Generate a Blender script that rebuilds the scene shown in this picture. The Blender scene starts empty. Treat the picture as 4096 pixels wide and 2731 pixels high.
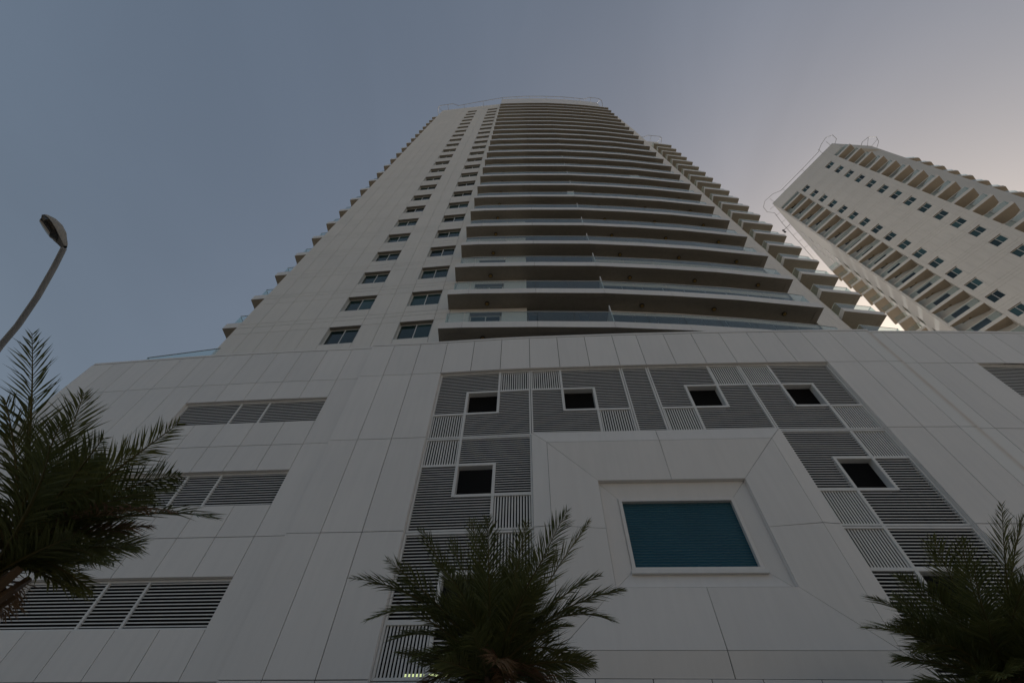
import bpy, math, random
from mathutils import Vector, Matrix

# ------------------------------------------------------------------ camera, sky, sun, exposure
sc = bpy.context.scene
COL = sc.collection
R = math.radians
cam_d = bpy.data.cameras.new("camera")
cam = bpy.data.objects.new("camera", cam_d)
COL.objects.link(cam)
sc.camera = cam
cam_d.sensor_width = 36.0
cam_d.lens = 36.0 * 1748.13 / 4096.0
cam_d.clip_start = 0.05
cam_d.clip_end = 3000
PITCH, ROLL = R(54.297), R(1.772)
fw = Vector((0, math.cos(PITCH), math.sin(PITCH)))
U0 = Vector((0, -math.sin(PITCH), math.cos(PITCH)))
R0 = Vector((1, 0, 0))
rt = R0 * math.cos(ROLL) + U0 * math.sin(ROLL)
up = U0 * math.cos(ROLL) - R0 * math.sin(ROLL)
cam.matrix_world = Matrix(((rt.x, up.x, -fw.x, 0), (rt.y, up.y, -fw.y, 0), (rt.z, up.z, -fw.z, 1.6), (0, 0, 0, 1)))

SKY_GAMMA, SKY_TINT = 0.60, (1.025, 0.978, 0.952)
SUN_AZ, SUN_EL = R(50), R(28)          # azimuth measured from +Y towards +X
world = bpy.data.worlds.new("World")
sc.world = world
world.use_nodes = True
wn, wl = world.node_tree.nodes, world.node_tree.links
bg = wn["Background"]
sky = wn.new("ShaderNodeTexSky")
sky.sky_type = 'NISHITA'
sky.sun_disc = False
sky.sun_elevation = SUN_EL
sky.sun_rotation = SUN_AZ
sky.altitude = 10
sky.air_density = 1.3
sky.dust_density = 5.0
sky.ozone_density = 1.5
hs = wn.new("ShaderNodeHueSaturation")
hs.inputs["Saturation"].default_value = 1.12
wl.new(sky.outputs[0], hs.inputs['Color'])
gm = wn.new("ShaderNodeGamma"); gm.inputs[1].default_value = SKY_GAMMA      # thick haze evens the sky out
tn = wn.new("ShaderNodeVectorMath"); tn.operation = 'MULTIPLY'; tn.inputs[1].default_value = SKY_TINT
wl.new(hs.outputs[0], gm.inputs[0]); wl.new(gm.outputs[0], tn.inputs[0])
wtc = wn.new("ShaderNodeTexCoord"); wmp = wn.new("ShaderNodeMapping"); wmp.inputs['Scale'].default_value = (2.2, 0.9, 1.3); wmp.inputs['Rotation'].default_value = (0.3, 0.5, 0.6)
wnz = wn.new("ShaderNodeTexNoise"); wnz.inputs['Scale'].default_value = 1.4; wnz.inputs['Detail'].default_value = 7; wnz.inputs['Distortion'].default_value = 0.8
wmr = wn.new("ShaderNodeMapRange"); wmr.inputs[1].default_value = 0.3; wmr.inputs[2].default_value = 0.75; wmr.inputs[3].default_value = 0.955; wmr.inputs[4].default_value = 1.07
wsc = wn.new("ShaderNodeVectorMath"); wsc.operation = 'SCALE'       # thin high haze, everywhere in the sky
wl.new(wtc.outputs['Generated'], wmp.inputs['Vector']); wl.new(wmp.outputs[0], wnz.inputs['Vector']); wl.new(wnz.outputs['Fac'], wmr.inputs[0])
wl.new(tn.outputs[0], wsc.inputs[0]); wl.new(wmr.outputs[0], wsc.inputs['Scale']); wl.new(wsc.outputs[0], bg.inputs[0])
bg.inputs[1].default_value = 0.10

sun_d = bpy.data.lights.new("sun", 'SUN')
sun_d.energy = 3.0
sun_d.angle = R(0.5)
sun_d.color = (1.0, 0.93, 0.86)
sun = bpy.data.objects.new("sun", sun_d)
COL.objects.link(sun)
sd = Vector((math.sin(SUN_AZ) * math.cos(SUN_EL), math.cos(SUN_AZ) * math.cos(SUN_EL), math.sin(SUN_EL)))
sun.rotation_euler = sd.to_track_quat('Z', 'Y').to_euler()

sc.view_settings.view_transform = 'Standard'
sc.view_settings.look = 'None'
sc.view_settings.exposure = 0.60
sc.view_settings.gamma = 1.0
sc.view_settings.use_curve_mapping = False

rnd = random.Random(7)

# ------------------------------------------------------------------ materials
def new_mat(name):
    m = bpy.data.materials.new(name)
    m.use_nodes = True
    n, l = m.node_tree.nodes, m.node_tree.links
    return m, n, l, n["Principled BSDF"]

def painted(name, col, rough=0.5, var=0.05, scale=0.7, grime=0.06, metallic=0.0, spec=0.4):
    m, n, l, p = new_mat(name)
    p.inputs['Roughness'].default_value = rough
    p.inputs['Metallic'].default_value = metallic
    p.inputs['Specular IOR Level'].default_value = spec
    geo = n.new("ShaderNodeNewGeometry")
    tx = n.new("ShaderNodeTexNoise"); tx.inputs['Scale'].default_value = scale; tx.inputs['Detail'].default_value = 5
    l.new(geo.outputs['Position'], tx.inputs['Vector'])
    mp = n.new("ShaderNodeMapping"); mp.inputs['Scale'].default_value = (3.5, 3.5, 0.35)
    l.new(geo.outputs['Position'], mp.inputs['Vector'])
    st = n.new("ShaderNodeTexNoise"); st.inputs['Scale'].default_value = 1.6; st.inputs['Detail'].default_value = 4
    l.new(mp.outputs[0], st.inputs['Vector'])
    oi = n.new("ShaderNodeObjectInfo")
    def mr(src, lo, hi, a=0.0, b=1.0):
        q = n.new("ShaderNodeMapRange")
        q.inputs[1].default_value = a; q.inputs[2].default_value = b
        q.inputs[3].default_value = lo; q.inputs[4].default_value = hi
        l.new(src, q.inputs[0]); return q.outputs[0]
    a = mr(tx.outputs['Fac'], 1 - grime, 1 + grime * 0.5, 0.3, 0.7)
    b = mr(st.outputs['Fac'], 1 - grime, 1.0, 0.35, 0.6)
    c = mr(oi.outputs['Random'], 1 - var, 1.0)
    m1 = n.new("ShaderNodeMath"); m1.operation = 'MULTIPLY'; l.new(a, m1.inputs[0]); l.new(b, m1.inputs[1])
    m2 = n.new("ShaderNodeMath"); m2.operation = 'MULTIPLY'; l.new(m1.outputs[0], m2.inputs[0]); l.new(c, m2.inputs[1])
    vm = n.new("ShaderNodeVectorMath"); vm.operation = 'SCALE'
    vm.inputs[0].default_value = col
    l.new(m2.outputs[0], vm.inputs['Scale'])
    l.new(vm.outputs[0], p.inputs['Base Color'])
    r2 = mr(tx.outputs['Fac'], rough - 0.07, rough + 0.08, 0.3, 0.7)
    l.new(r2, p.inputs['Roughness'])
    return m

M_panel = painted("white_composite_panel", (0.82, 0.79, 0.76), 0.42, 0.07, 0.5, 0.03)
M_render = painted("white_painted_render", (0.79, 0.76, 0.72), 0.75, 0.04, 0.4, 0.03)
M_far = painted("white_render_far_tower", (0.65, 0.635, 0.61), 0.75, 0.03, 0.15, 0.05)
M_far_underside_shade = painted("far_underside_shade", (0.38, 0.32, 0.25), 0.8, 0.06, 0.6, 0.08)  # far tower's undersides, with their shade mixed into the base colour
M_underside_shade = painted("underside_shade", (0.27, 0.245, 0.205), 0.8, 0.06, 0.6, 0.08)  # white undersides; the shade on them is painted in as dark brown-grey
M_metal = painted("white_powder_coated_metal", (0.78, 0.77, 0.75), 0.4, 0.03, 2.0, 0.04)
M_slat = painted("white_louvre_slat", (0.80, 0.79, 0.77), 0.45, 0.06, 2.0, 0.05)
M_backing = painted("dark_joint_backing", (0.10, 0.085, 0.07), 0.9, 0.0, 2.0, 0.1)
M_void = painted("interior_darkness", (0.018, 0.018, 0.02), 0.95, 0.0, 2.0, 0.1)  # near-black colour stands in for the darkness inside the podium
M_rail = painted("galvanised_roof_rail", (0.42, 0.42, 0.42), 0.5, 0.05, 3.0, 0.08, 0.2)
M_frame = painted("window_frame_white", (0.68, 0.68, 0.66), 0.4, 0.02, 3.0, 0.03)
M_dark = painted("dark_gasket", (0.03, 0.03, 0.032), 0.6, 0.0)
M_ground = painted("sandy_ground", (0.40, 0.355, 0.29), 0.9, 0.0, 3.0, 0.2)
M_pave = painted("sandy_paving", (0.42, 0.38, 0.33), 0.85, 0.0, 2.0, 0.2)
M_kerb = painted("concrete_kerb", (0.38, 0.37, 0.35), 0.85, 0.05, 2.0, 0.15)
M_line = painted("road_paint", (0.72, 0.72, 0.68), 0.7, 0.0, 4.0, 0.2)
M_chair = painted("black_wicker", (0.03, 0.025, 0.02), 0.7)
M_opp = painted("opposite_facade", (0.55, 0.49, 0.41), 0.8, 0.03, 0.3, 0.12)

def glassy(name, tint, transp, rough=0.02, ior=1.5):
    m = bpy.data.materials.new(name); m.use_nodes = True
    n, l = m.node_tree.nodes, m.node_tree.links
    n.remove(n["Principled BSDF"])
    out = n["Material Output"]
    tr = n.new("ShaderNodeBsdfTransparent"); tr.inputs[0].default_value = (*transp, 1)
    gl = n.new("ShaderNodeBsdfGlossy"); gl.inputs['Roughness'].default_value = rough; gl.inputs[0].default_value = (*tint, 1)
    lw = n.new("ShaderNodeLayerWeight"); lw.inputs['Blend'].default_value = 0.5
    pw = n.new("ShaderNodeMath"); pw.operation = 'POWER'; pw.inputs[1].default_value = 3.5; l.new(lw.outputs['Facing'], pw.inputs[0])
    ma = n.new("ShaderNodeMath"); ma.operation = 'MULTIPLY_ADD'; ma.inputs[1].default_value = 0.55; ma.inputs[2].default_value = 0.05; l.new(pw.outputs[0], ma.inputs[0])
    mx = n.new("ShaderNodeMixShader")
    l.new(ma.outputs[0], mx.inputs[0]); l.new(tr.outputs[0], mx.inputs[1]); l.new(gl.outputs[0], mx.inputs[2])
    l.new(mx.outputs[0], out.inputs[0])
    return m
M_glass = glassy("balustrade_glass", (0.95, 1.0, 0.99), (0.87, 0.925, 0.915), 0.03, 1.65)

def pane_mat(name, col, rough=0.06):
    m, n, l, p = new_mat(name)
    oi = n.new("ShaderNodeObjectInfo")
    ramp = n.new("ShaderNodeMapRange"); ramp.inputs[3].default_value = 0.35; ramp.inputs[4].default_value = 2.2
    l.new(oi.outputs['Random'], ramp.inputs[0])
    vm = n.new("ShaderNodeVectorMath"); vm.operation = 'SCALE'; vm.inputs[0].default_value = col
    l.new(ramp.outputs[0], vm.inputs['Scale']); l.new(vm.outputs[0], p.inputs['Base Color'])
    p.inputs['Roughness'].default_value = rough
    p.inputs['Specular IOR Level'].default_value = 0.6
    return m
M_pane = pane_mat("teal_window_pane", (0.011, 0.032, 0.033))
M_pane2 = pane_mat("far_window_pane", (0.018, 0.042, 0.045))
M_curtain = pane_mat("dark_sliding_door_glass", (0.018, 0.022, 0.022), 0.03)

# rippled teal glass block window
M_teal, n, l, p = new_mat("rippled_teal_glass")
tc = n.new("ShaderNodeTexCoord")
mp = n.new("ShaderNodeMapping"); mp.inputs['Scale'].default_value = (1.6, 1.6, 24.0)
l.new(tc.outputs['Object'], mp.inputs['Vector'])
nz = n.new("ShaderNodeTexWave"); nz.wave_type = 'BANDS'; nz.bands_direction = 'Z'; nz.inputs['Scale'].default_value = 4.1
nz.inputs['Distortion'].default_value = 2.6; nz.inputs['Detail'].default_value = 3.0; nz.inputs['Detail Scale'].default_value = 1.6
mp.inputs['Scale'].default_value = (1.0, 1.0, 1.0)
l.new(mp.outputs[0], nz.inputs['Vector'])
big = n.new("ShaderNodeTexNoise"); big.inputs['Scale'].default_value = 0.7
l.new(tc.outputs['Object'], big.inputs['Vector'])
cr = n.new("ShaderNodeValToRGB")
cr.color_ramp.elements[0].position = 0.70; cr.color_ramp.elements[0].color = (0.010, 0.09, 0.14, 1)
cr.color_ramp.elements[1].position = 0.98; cr.color_ramp.elements[1].color = (0.065, 0.155, 0.185, 1)
l.new(nz.outputs['Fac'], cr.inputs[0])
mixc = n.new("ShaderNodeMix"); mixc.data_type = 'RGBA'; mixc.blend_type = 'MULTIPLY'; mixc.inputs[0].default_value = 0.35
l.new(cr.outputs[0], mixc.inputs[6]); l.new(big.outputs['Fac'], mixc.inputs[7])
l.new(mixc.outputs[2], p.inputs['Base Color'])
p.inputs['Specular IOR Level'].default_value = 0.25
bmp = n.new("ShaderNodeBump"); bmp.inputs['Strength'].default_value = 0.5; bmp.inputs['Distance'].default_value = 0.03
l.new(nz.outputs['Fac'], bmp.inputs['Height']); l.new(bmp.outputs[0], p.inputs['Normal'])
p.inputs['Roughness'].default_value = 0.3

# downlight diffuser (unlit, amber)
M_amber, n, l, p = new_mat("amber_downlight_lens")
p.inputs['Base Color'].default_value = (0.30, 0.19, 0.05, 1); p.inputs['Roughness'].default_value = 0.35
M_lamp, n, l, p = new_mat("lit_fluorescent_tube")
p.inputs['Emission Color'].default_value = (0.85, 1.0, 0.45, 1); p.inputs['Emission Strength'].default_value = 0.5

# stained panel: a brown run-off streak down the joint of the two wall planes
M_stain, n, l, p = new_mat("stained_white_panel")
uv = n.new("ShaderNodeUVMap"); sep = n.new("ShaderNodeSeparateXYZ"); l.new(uv.outputs[0], sep.inputs[0])
nz = n.new("ShaderNodeTexNoise"); nz.inputs['Scale'].default_value = 1.2; nz.inputs['Detail'].default_value = 5
g = n.new("ShaderNodeNewGeometry"); l.new(g.outputs['Position'], nz.inputs['Vector'])
sb = n.new("ShaderNodeMath"); sb.operation = 'SUBTRACT'; sb.inputs[1].default_value = 0.97; l.new(sep.outputs[0], sb.inputs[0])
ab = n.new("ShaderNodeMath"); ab.operation = 'ABSOLUTE'; l.new(sb.outputs[0], ab.inputs[0])
mr = n.new("ShaderNodeMapRange"); mr.interpolation_type = 'SMOOTHSTEP'; mr.inputs[1].default_value = 0.0; mr.inputs[2].default_value = 0.24
mr.inputs[3].default_value = 1.0; mr.inputs[4].default_value = 0.0; l.new(ab.outputs[0], mr.inputs[0])
mu = n.new("ShaderNodeMath"); mu.operation = 'MULTIPLY'; l.new(mr.outputs[0], mu.inputs[0]); l.new(nz.outputs['Fac'], mu.inputs[1])
mx = n.new("ShaderNodeMix"); mx.data_type = 'RGBA'
mx.inputs[6].default_value = (0.79, 0.775, 0.75, 1); mx.inputs[7].default_value = (0.52, 0.41, 0.31, 1)
l.new(mu.outputs[0], mx.inputs[0]); l.new(mx.outputs[2], p.inputs['Base Color']); p.inputs['Roughness'].default_value = 0.5

def leaf_mat(name, col, col2):
    m, n, l, p = new_mat(name)
    oi = n.new("ShaderNodeObjectInfo"); g = n.new("ShaderNodeNewGeometry")
    nz = n.new("ShaderNodeTexNoise"); nz.inputs['Scale'].default_value = 5.0
    l.new(g.outputs['Position'], nz.inputs['Vector'])
    ad = n.new("ShaderNodeMath"); ad.operation = 'ADD'; l.new(oi.outputs['Random'], ad.inputs[0]); l.new(nz.outputs['Fac'], ad.inputs[1])
    hf = n.new("ShaderNodeMath"); hf.operation = 'MULTIPLY'; hf.inputs[1].default_value = 0.5; l.new(ad.outputs[0], hf.inputs[0])
    mx = n.new("ShaderNodeMix"); mx.data_type = 'RGBA'; mx.inputs[6].default_value = (*col, 1); mx.inputs[7].default_value = (*col2, 1)
    l.new(hf.outputs[0], mx.inputs[0]); l.new(mx.outputs[2], p.inputs['Base Color'])
    p.inputs['Roughness'].default_value = 0.5
    tr = n.new("ShaderNodeBsdfTranslucent"); l.new(mx.outputs[2], tr.inputs[0])
    ms = n.new("ShaderNodeMixShader"); ms.inputs[0].default_value = 0.22
    out = n["Material Output"]
    l.new(p.outputs[0], ms.inputs[1]); l.new(tr.outputs[0], ms.inputs[2]); l.new(ms.outputs[0], out.inputs[0])
    return m
M_leaf = leaf_mat("palm_leaflet", (0.07, 0.09, 0.025), (0.17, 0.175, 0.055))
M_dead = leaf_mat("dry_palm_leaflet", (0.16, 0.085, 0.04), (0.24, 0.15, 0.08))
M_rachis = leaf_mat("palm_rachis", (0.11, 0.10, 0.03), (0.15, 0.12, 0.04))
M_trunk = leaf_mat("palm_trunk_fibre", (0.10, 0.06, 0.032), (0.17, 0.105, 0.055))

# ------------------------------------------------------------------ mesh helpers
class MB:
    def __init__(s): s.v = []; s.f = []; s.m = []
    def quad(s, a, b, c, d, mi=0):
        i = len(s.v); s.v += [tuple(a), tuple(b), tuple(c), tuple(d)]; s.f.append((i, i + 1, i + 2, i + 3)); s.m.append(mi)
    def tri(s, a, b, c, mi=0):
        i = len(s.v); s.v += [tuple(a), tuple(b), tuple(c)]; s.f.append((i, i + 1, i + 2)); s.m.append(mi)
    def hexa(s, p, mi=0):
        # p: 8 points, 0-3 front ring, 4-7 back ring
        i = len(s.v); s.v += [tuple(q) for q in p]
        for f in ((0, 1, 2, 3), (7, 6, 5, 4), (0, 4, 5, 1), (1, 5, 6, 2), (2, 6, 7, 3), (3, 7, 4, 0)):
            s.f.append(tuple(i + k for k in f)); s.m.append(mi)
    def box(s, x0, x1, y0, y1, z0, z1, mi=0):
        s.hexa([(x0, y0, z0), (x1, y0, z0), (x1, y0, z1), (x0, y0, z1), (x0, y1, z0), (x1, y1, z0), (x1, y1, z1), (x0, y1, z1)], mi)
    def prism(s, poly, z0, z1, mi=0, mbot=None, mtop=None):
        i = len(s.v); k = len(poly)
        s.v += [(x, y, z0) for x, y in poly] + [(x, y, z1) for x, y in poly]
        s.f.append(tuple(i + j for j in range(k))[::-1]); s.m.append(mi if mbot is None else mbot)
        s.f.append(tuple(i + k + j for j in range(k))); s.m.append(mi if mtop is None else mtop)
        for j in range(k):
            q = (j + 1) % k
            s.f.append((i + j, i + q, i + k + q, i + k + j)); s.m.append(mi)
    def tube(s, pts, rads, seg=6, mi=0, cap=True):
        pts = [Vector(p) for p in pts]
        if not hasattr(rads, '__len__'): rads = [rads] * len(pts)
        base = len(s.v); prev = None
        for j, p in enumerate(pts):
            d = (pts[min(j + 1, len(pts) - 1)] - pts[max(j - 1, 0)]).normalized()
            if prev is None:
                a = d.cross(Vector((0, 0, 1)))
                if a.length < 1e-3: a = d.cross(Vector((1, 0, 0)))
                a.normalize()
            else:
                a = (prev - d * prev.dot(d)).normalized()
            prev = a; b = d.cross(a)
            for k in range(seg):
                t = 2 * math.pi * k / seg
                s.v.append(tuple(p + (a * math.cos(t) + b * math.sin(t)) * rads[j]))
        for j in range(len(pts) - 1):
            for k in range(seg):
                q = (k + 1) % seg
                s.f.append((base + j * seg + k, base + j * seg + q, base + (j + 1) * seg + q, base + (j + 1) * seg + k)); s.m.append(mi)
        if cap:
            s.f.append(tuple(base + k for k in range(seg))[::-1]); s.m.append(mi)
            e = base + (len(pts) - 1) * seg
            s.f.append(tuple(e + k for k in range(seg))); s.m.append(mi)
    def mesh(s, name, mats):
        me = bpy.data.meshes.new(name); me.from_pydata(s.v, [], s.f)
        for m in mats: me.materials.append(m)
        if len(mats) > 1: me.polygons.foreach_set("material_index", s.m)
        me.update(); return me
    def build(s, name, mats, parent=None, label=None, kind=None):
        if not isinstance(mats, (list, tuple)): mats = [mats]
        o = bpy.data.objects.new(name, s.mesh(name, mats)); COL.objects.link(o)
        if parent is not None: o.parent = parent
        if label: o["label"] = label
        if kind: o["kind"] = kind
        return o

def thing(name, label, cat, loc=(0, 0, 0), group=None):
    o = bpy.data.objects.new(name, None); COL.objects.link(o)
    o.empty_display_size = 0.3; o.location = loc
    o["label"] = label; o["category"] = cat
    if group: o["group"] = group
    return o

def inst(name, me, parent, loc=(0, 0, 0), rotz=0.0):
    o = bpy.data.objects.new(name, me); COL.objects.link(o); o.parent = parent
    o.location = loc; o.rotation_euler = (0, 0, rotz); return o

class Bay:
    """vertical plane through plan points A (left) and B (right) as seen from the street; n points to the street"""
    def __init__(s, A, B):
        s.A = Vector((A[0], A[1], 0)); d = Vector((B[0] - A[0], B[1] - A[1], 0)); s.W = d.length; s.t = d / s.W
        s.n = Vector((s.t.y, -s.t.x, 0))
    def P(s, u, z, d=0.0): return s.A + s.t * u + s.n * d + Vector((0, 0, z))
    def box(s, mb, u0, u1, z0, z1, d0, d1, mi=0):
        P = s.P
        mb.hexa([P(u0, z0, d1), P(u1, z0, d1), P(u1, z1, d1), P(u0, z1, d1), P(u0, z0, d0), P(u1, z0, d0), P(u1, z1, d0), P(u0, z1, d0)], mi)

def panel_box(bay, mb, u0, u1, z0, z1, d=0.0, th=0.035, gap=0.011, mi=0):
    bay.box(mb, u0 + gap, u1 - gap, z0 + gap, z1 - gap, d - th, d, mi)

# ------------------------------------------------------------------ the setting
mb = MB(); mb.quad((-900, -900, 0), (900, -900, 0), (900, 900, 0), (-900, 900, 0))
mb.build("ground", M_ground, kind="structure")
mb = MB(); mb.quad((-300, -16.5, 0.004), (300, -16.5, 0.004), (300, -3.45, 0.004), (-300, -3.45, 0.004))
mb.build("road", painted("street_asphalt", (0.06, 0.058, 0.055), 0.9, 0.0, 3.0, 0.2), kind="structure")
mb = MB(); mb.box(-120, 120, -3.2, 11.2, 0.0, 0.14)
mb.build("pavement", M_pave, kind="structure")
mb = MB(); mb.box(-120, 120, -3.45, -3.2, 0.0, 0.16)
mb.build("kerb", M_kerb, kind="structure")
mb = MB()
for i in range(-14, 14): mb.box(i * 6.0, i * 6.0 + 3.0, -10.1, -9.95, 0.008, 0.010)
mb.build("road_marking", M_line, kind="structure")

# ------------------------------------------------------------------ podium
pod = thing("podium_building", "low white podium with louvred screens and a square teal window, below the tall tower", "building", (0, 12, 0))
pod.location = (0, 0, 0)
Z0, Z1, Z2, Z3, Z4 = 18.088, 15.911, 12.311, 8.711, 5.111
ZC = Z0 + 0.13
Lp = [(-20.65, 14.08), (-19.5, 13.935), (-18.37, 13.79), (-17.2, 13.645), (-16.02, 13.5), (-14.84, 13.355), (-13.65, 13.21), (-12.42, 13.08), (-11.17, 12.95), (-9.97, 12.83), (-8.77, 12.72), (-7.56, 12.61)]
Cp = [(-5.5, 12.29), (-4.25, 12.18), (-3.0, 12.05), (-1.73, 11.9), (-0.47, 11.76), (0.79, 11.64), (2.05, 11.54), (3.3, 11.44), (4.55, 11.34), (5.63, 11.26), (6.86, 11.18), (8.1, 11.09), (9.34, 11.01), (10.56, 10.94), (11.77, 10.87), (12.96, 10.81), (14.18, 10.75), (15.36, 10.69)]
Rp = [(16.62, 10.72), (17.82, 10.68), (18.99, 10.64), (20.16, 10.60), (21.35, 10.57), (22.53, 10.55), (23.7, 10.54), (24.9, 10.54), (26.1, 10.55)]
ML, MC = (-6.55, 12.50), (-6.55, 12.385)       # the wing stops, the centre starts 11 cm proud
MR, MW = (15.98, 10.665), (15.98, 10.75)

n_panel = 0
def cladding(A, B, z0, z1, mat=None, name="cladding_panel"):
    global n_panel
    bay = Bay(A, B); m = MB(); panel_box(bay, m, 0, bay.W, z0, z1)
    n_panel += 1
    return m.build(name, mat or M_panel, pod)

lev = [0.14, 1.51, Z4, Z3, Z2, Z1, Z0]
louv_rows = {1: (13.49, 14.80), 2: (9.80, 11.16), 3: (6.23, 7.53)}   # left wing screens (z bottom, z top), by floor
for i in range(len(Lp) - 1):
    A, B = Lp[i], Lp[i + 1]
    inlouv = 6 <= i <= 10
    for (a, b, fl) in ((Z1, Z0, 0), (Z2, Z1, 1), (Z3, Z2, 2), (Z4, Z3, 3), (1.51, Z4, 4), (0.14, 1.51, 5)):
        if inlouv and fl in louv_rows:
            lo, hi = louv_rows[fl]
            cladding(A, B, hi, b); cladding(A, B, a, lo)
        else:
            cladding(A, B, a, b)
for (a, b) in ((Z1, Z0), (Z2, Z1), (Z3, Z2), (Z4, Z3), (0.14, Z4)):
    o1 = Bay(Lp[-1], ML); m = MB(); o1.box(m, 0.009, o1.W, a + 0.009, b - 0.009, -0.035, 0); m.build("cladding_panel", M_panel, pod)
    o1 = Bay(MC, Cp[0]); m = MB(); o1.box(m, 0.0, o1.W - 0.009, a + 0.009 , b - 0.009 , -0.15, 0); m.build("cladding_panel", M_panel, pod)
    for (P, Q, uu) in ((Cp[17], MR, 0), (MW, Rp[0], 1)):
        bay = Bay(P, Q); m = MB()
        if uu == 0: bay.box(m, 0.009, bay.W, a + 0.009, b - 0.009, -0.12, 0)
        else: bay.box(m, 0.0, bay.W - 0.009, a + 0.009, b - 0.009, -0.035, 0)
        me_o = m.build("cladding_panel", M_stain, pod, label="white panel with a brown rain streak")
        uvl = me_o.data.uv_layers.new(name="UVMap")
        for lp in me_o.data.loops:
            v = me_o.data.vertices[lp.vertex_index].co
            x = (Vector((v.x, v.y, 0)) - bay.A).dot(bay.t)
            uvl.data[lp.index].uv = ((0.97 - (bay.W - x)) if uu == 0 else (0.97 + x), v.z)
for i in range(len(Cp) - 1):
    A, B = Cp[i], Cp[i + 1]
    cladding(A, B, Z1, Z0)
    if i < 2 or i >= 15:
        for (a, b) in ((Z2, Z1), (Z3, Z2), (Z4, Z3), (1.51, Z4), (0.14, 1.51)): cladding(A, B, a, b)
    elif 5 <= i < 12:
        cladding(A, B, 1.51, Z4)
        cladding(A, B, 0.14, 1.51)
for i in range(len(Rp) - 1):
    A, B = Rp[i], Rp[i + 1]
    cladding(A, B, Z1, Z0)
    for k, (a, b) in enumerate(((Z2, Z1), (Z3, Z2), (Z4, Z3), (0.14, Z4))):
        if i >= 2 and k == 0: cladding(A, B, a, Z1 - 1.95)
        else: cladding(A, B, a, b)

# coping, body, voids
def strip(name, pts, z0, z1, d0, d1, mat):
    m = MB()
    for a, b in zip(pts[:-1], pts[1:]):
        bay = Bay(a, b); bay.box(m, 0, bay.W, z0, z1, d0, d1)
    return m.build(name, mat, pod)
strip("coping", Lp + [ML], Z0 + 0.012, ZC, -0.45, 0.012, M_panel)
strip("coping", [MC] + Cp + [MR], Z0 + 0.012, ZC, -0.45, 0.012, M_panel)
strip("coping", [MW] + Rp, Z0 + 0.012, ZC, -0.45, 0.012, M_panel)
allp = Lp + [ML, MC] + Cp + [MR, MW] + Rp
def offset(pts, d):
    return [(x + 0.075 * d, y + 0.997 * d) for x, y in pts]
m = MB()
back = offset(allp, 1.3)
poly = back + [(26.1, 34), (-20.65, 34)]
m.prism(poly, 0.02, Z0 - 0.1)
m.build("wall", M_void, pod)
# dark sheets right behind the joints of the solid parts
def sheet(A, B, z0, z1, mb, d=-0.06):
    bay = Bay(A, B); mb.quad(bay.P(0, z0, d), bay.P(bay.W, z0, d), bay.P(bay.W, z1, d), bay.P(0, z1, d))
m = MB()
for i in range(len(Lp) - 1):
    if 6 <= i <= 10:
        edges = [0.1, 6.23, 7.53, 9.80, 11.16, 13.49, 14.80, Z0]
        for a, b in ((0.1, 6.23), (7.53, 9.80), (11.16, 13.49), (14.80, Z0)): sheet(Lp[i], Lp[i + 1], a, b, m)
    else: sheet(Lp[i], Lp[i + 1], 0.1, Z0, m)
sheet(Lp[-1], ML, 0.1, Z0, m)
for i in range(len(Cp) - 1):
    if i < 2 or i >= 15: sheet(Cp[i], Cp[i + 1], 0.1, Z0, m)
    elif 5 <= i < 12:
        sheet(Cp[i], Cp[i + 1], Z1, Z0, m); sheet(Cp[i], Cp[i + 1], 0.1, Z4, m)
    else: sheet(Cp[i], Cp[i + 1], Z1, Z0, m)
for i in range(len(Rp) - 1):
    if i >= 2:
        sheet(Rp[i], Rp[i + 1], 0.1, Z1 - 1.95, m); sheet(Rp[i], Rp[i + 1], Z1, Z0, m)
    else: sheet(Rp[i], Rp[i + 1], 0.1, Z0, m)
m.build("joint_backing", M_backing, pod)
# side wall of the left wing and roof deck
m = MB(); m.box(-20.72, -20.66, 14.1, 34, 0.1, Z0); m.build("side_wall", M_panel, pod)
m = MB(); m.prism(offset(allp, 0.45) + [(26.1, 34), (-20.65, 34)], Z0 - 0.09, Z0 - 0.01); m.build("roof_deck", M_pave, pod)

# ---- louvre screens
PITCH_S = 0.0923
spare = MB()          # slats past the limit, one part
n_slat = 0
def slat_box(bay, mb, u0, u1, z0, z1, d):
    bay.box(mb, u0, u1, z0, z1, d - 0.012, d)
def add_slat(bay, parent, u0, u1, z0, z1, d, single):
    global n_slat
    if single and n_slat < 298:
        m = MB(); slat_box(bay, m, u0, u1, z0, z1, d); m.build("slat", M_slat, parent); n_slat += 1
    else: slat_box(bay, spare, u0, u1, z0, z1, d)

def reveal(bay, z0, z1, dep=0.13, left=True, right=True, top=True, bottom=True):
    for q in ((0, bay.W, z1, z1 + 0.03), (0, bay.W, z0 - 0.03, z0), (-0.03, 0, z0, z1), (bay.W, bay.W + 0.03, z0, z1)):
        m = MB(); bay.box(m, *q, -dep - 0.05, -0.036); m.build("reveal", M_panel, pod)

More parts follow.
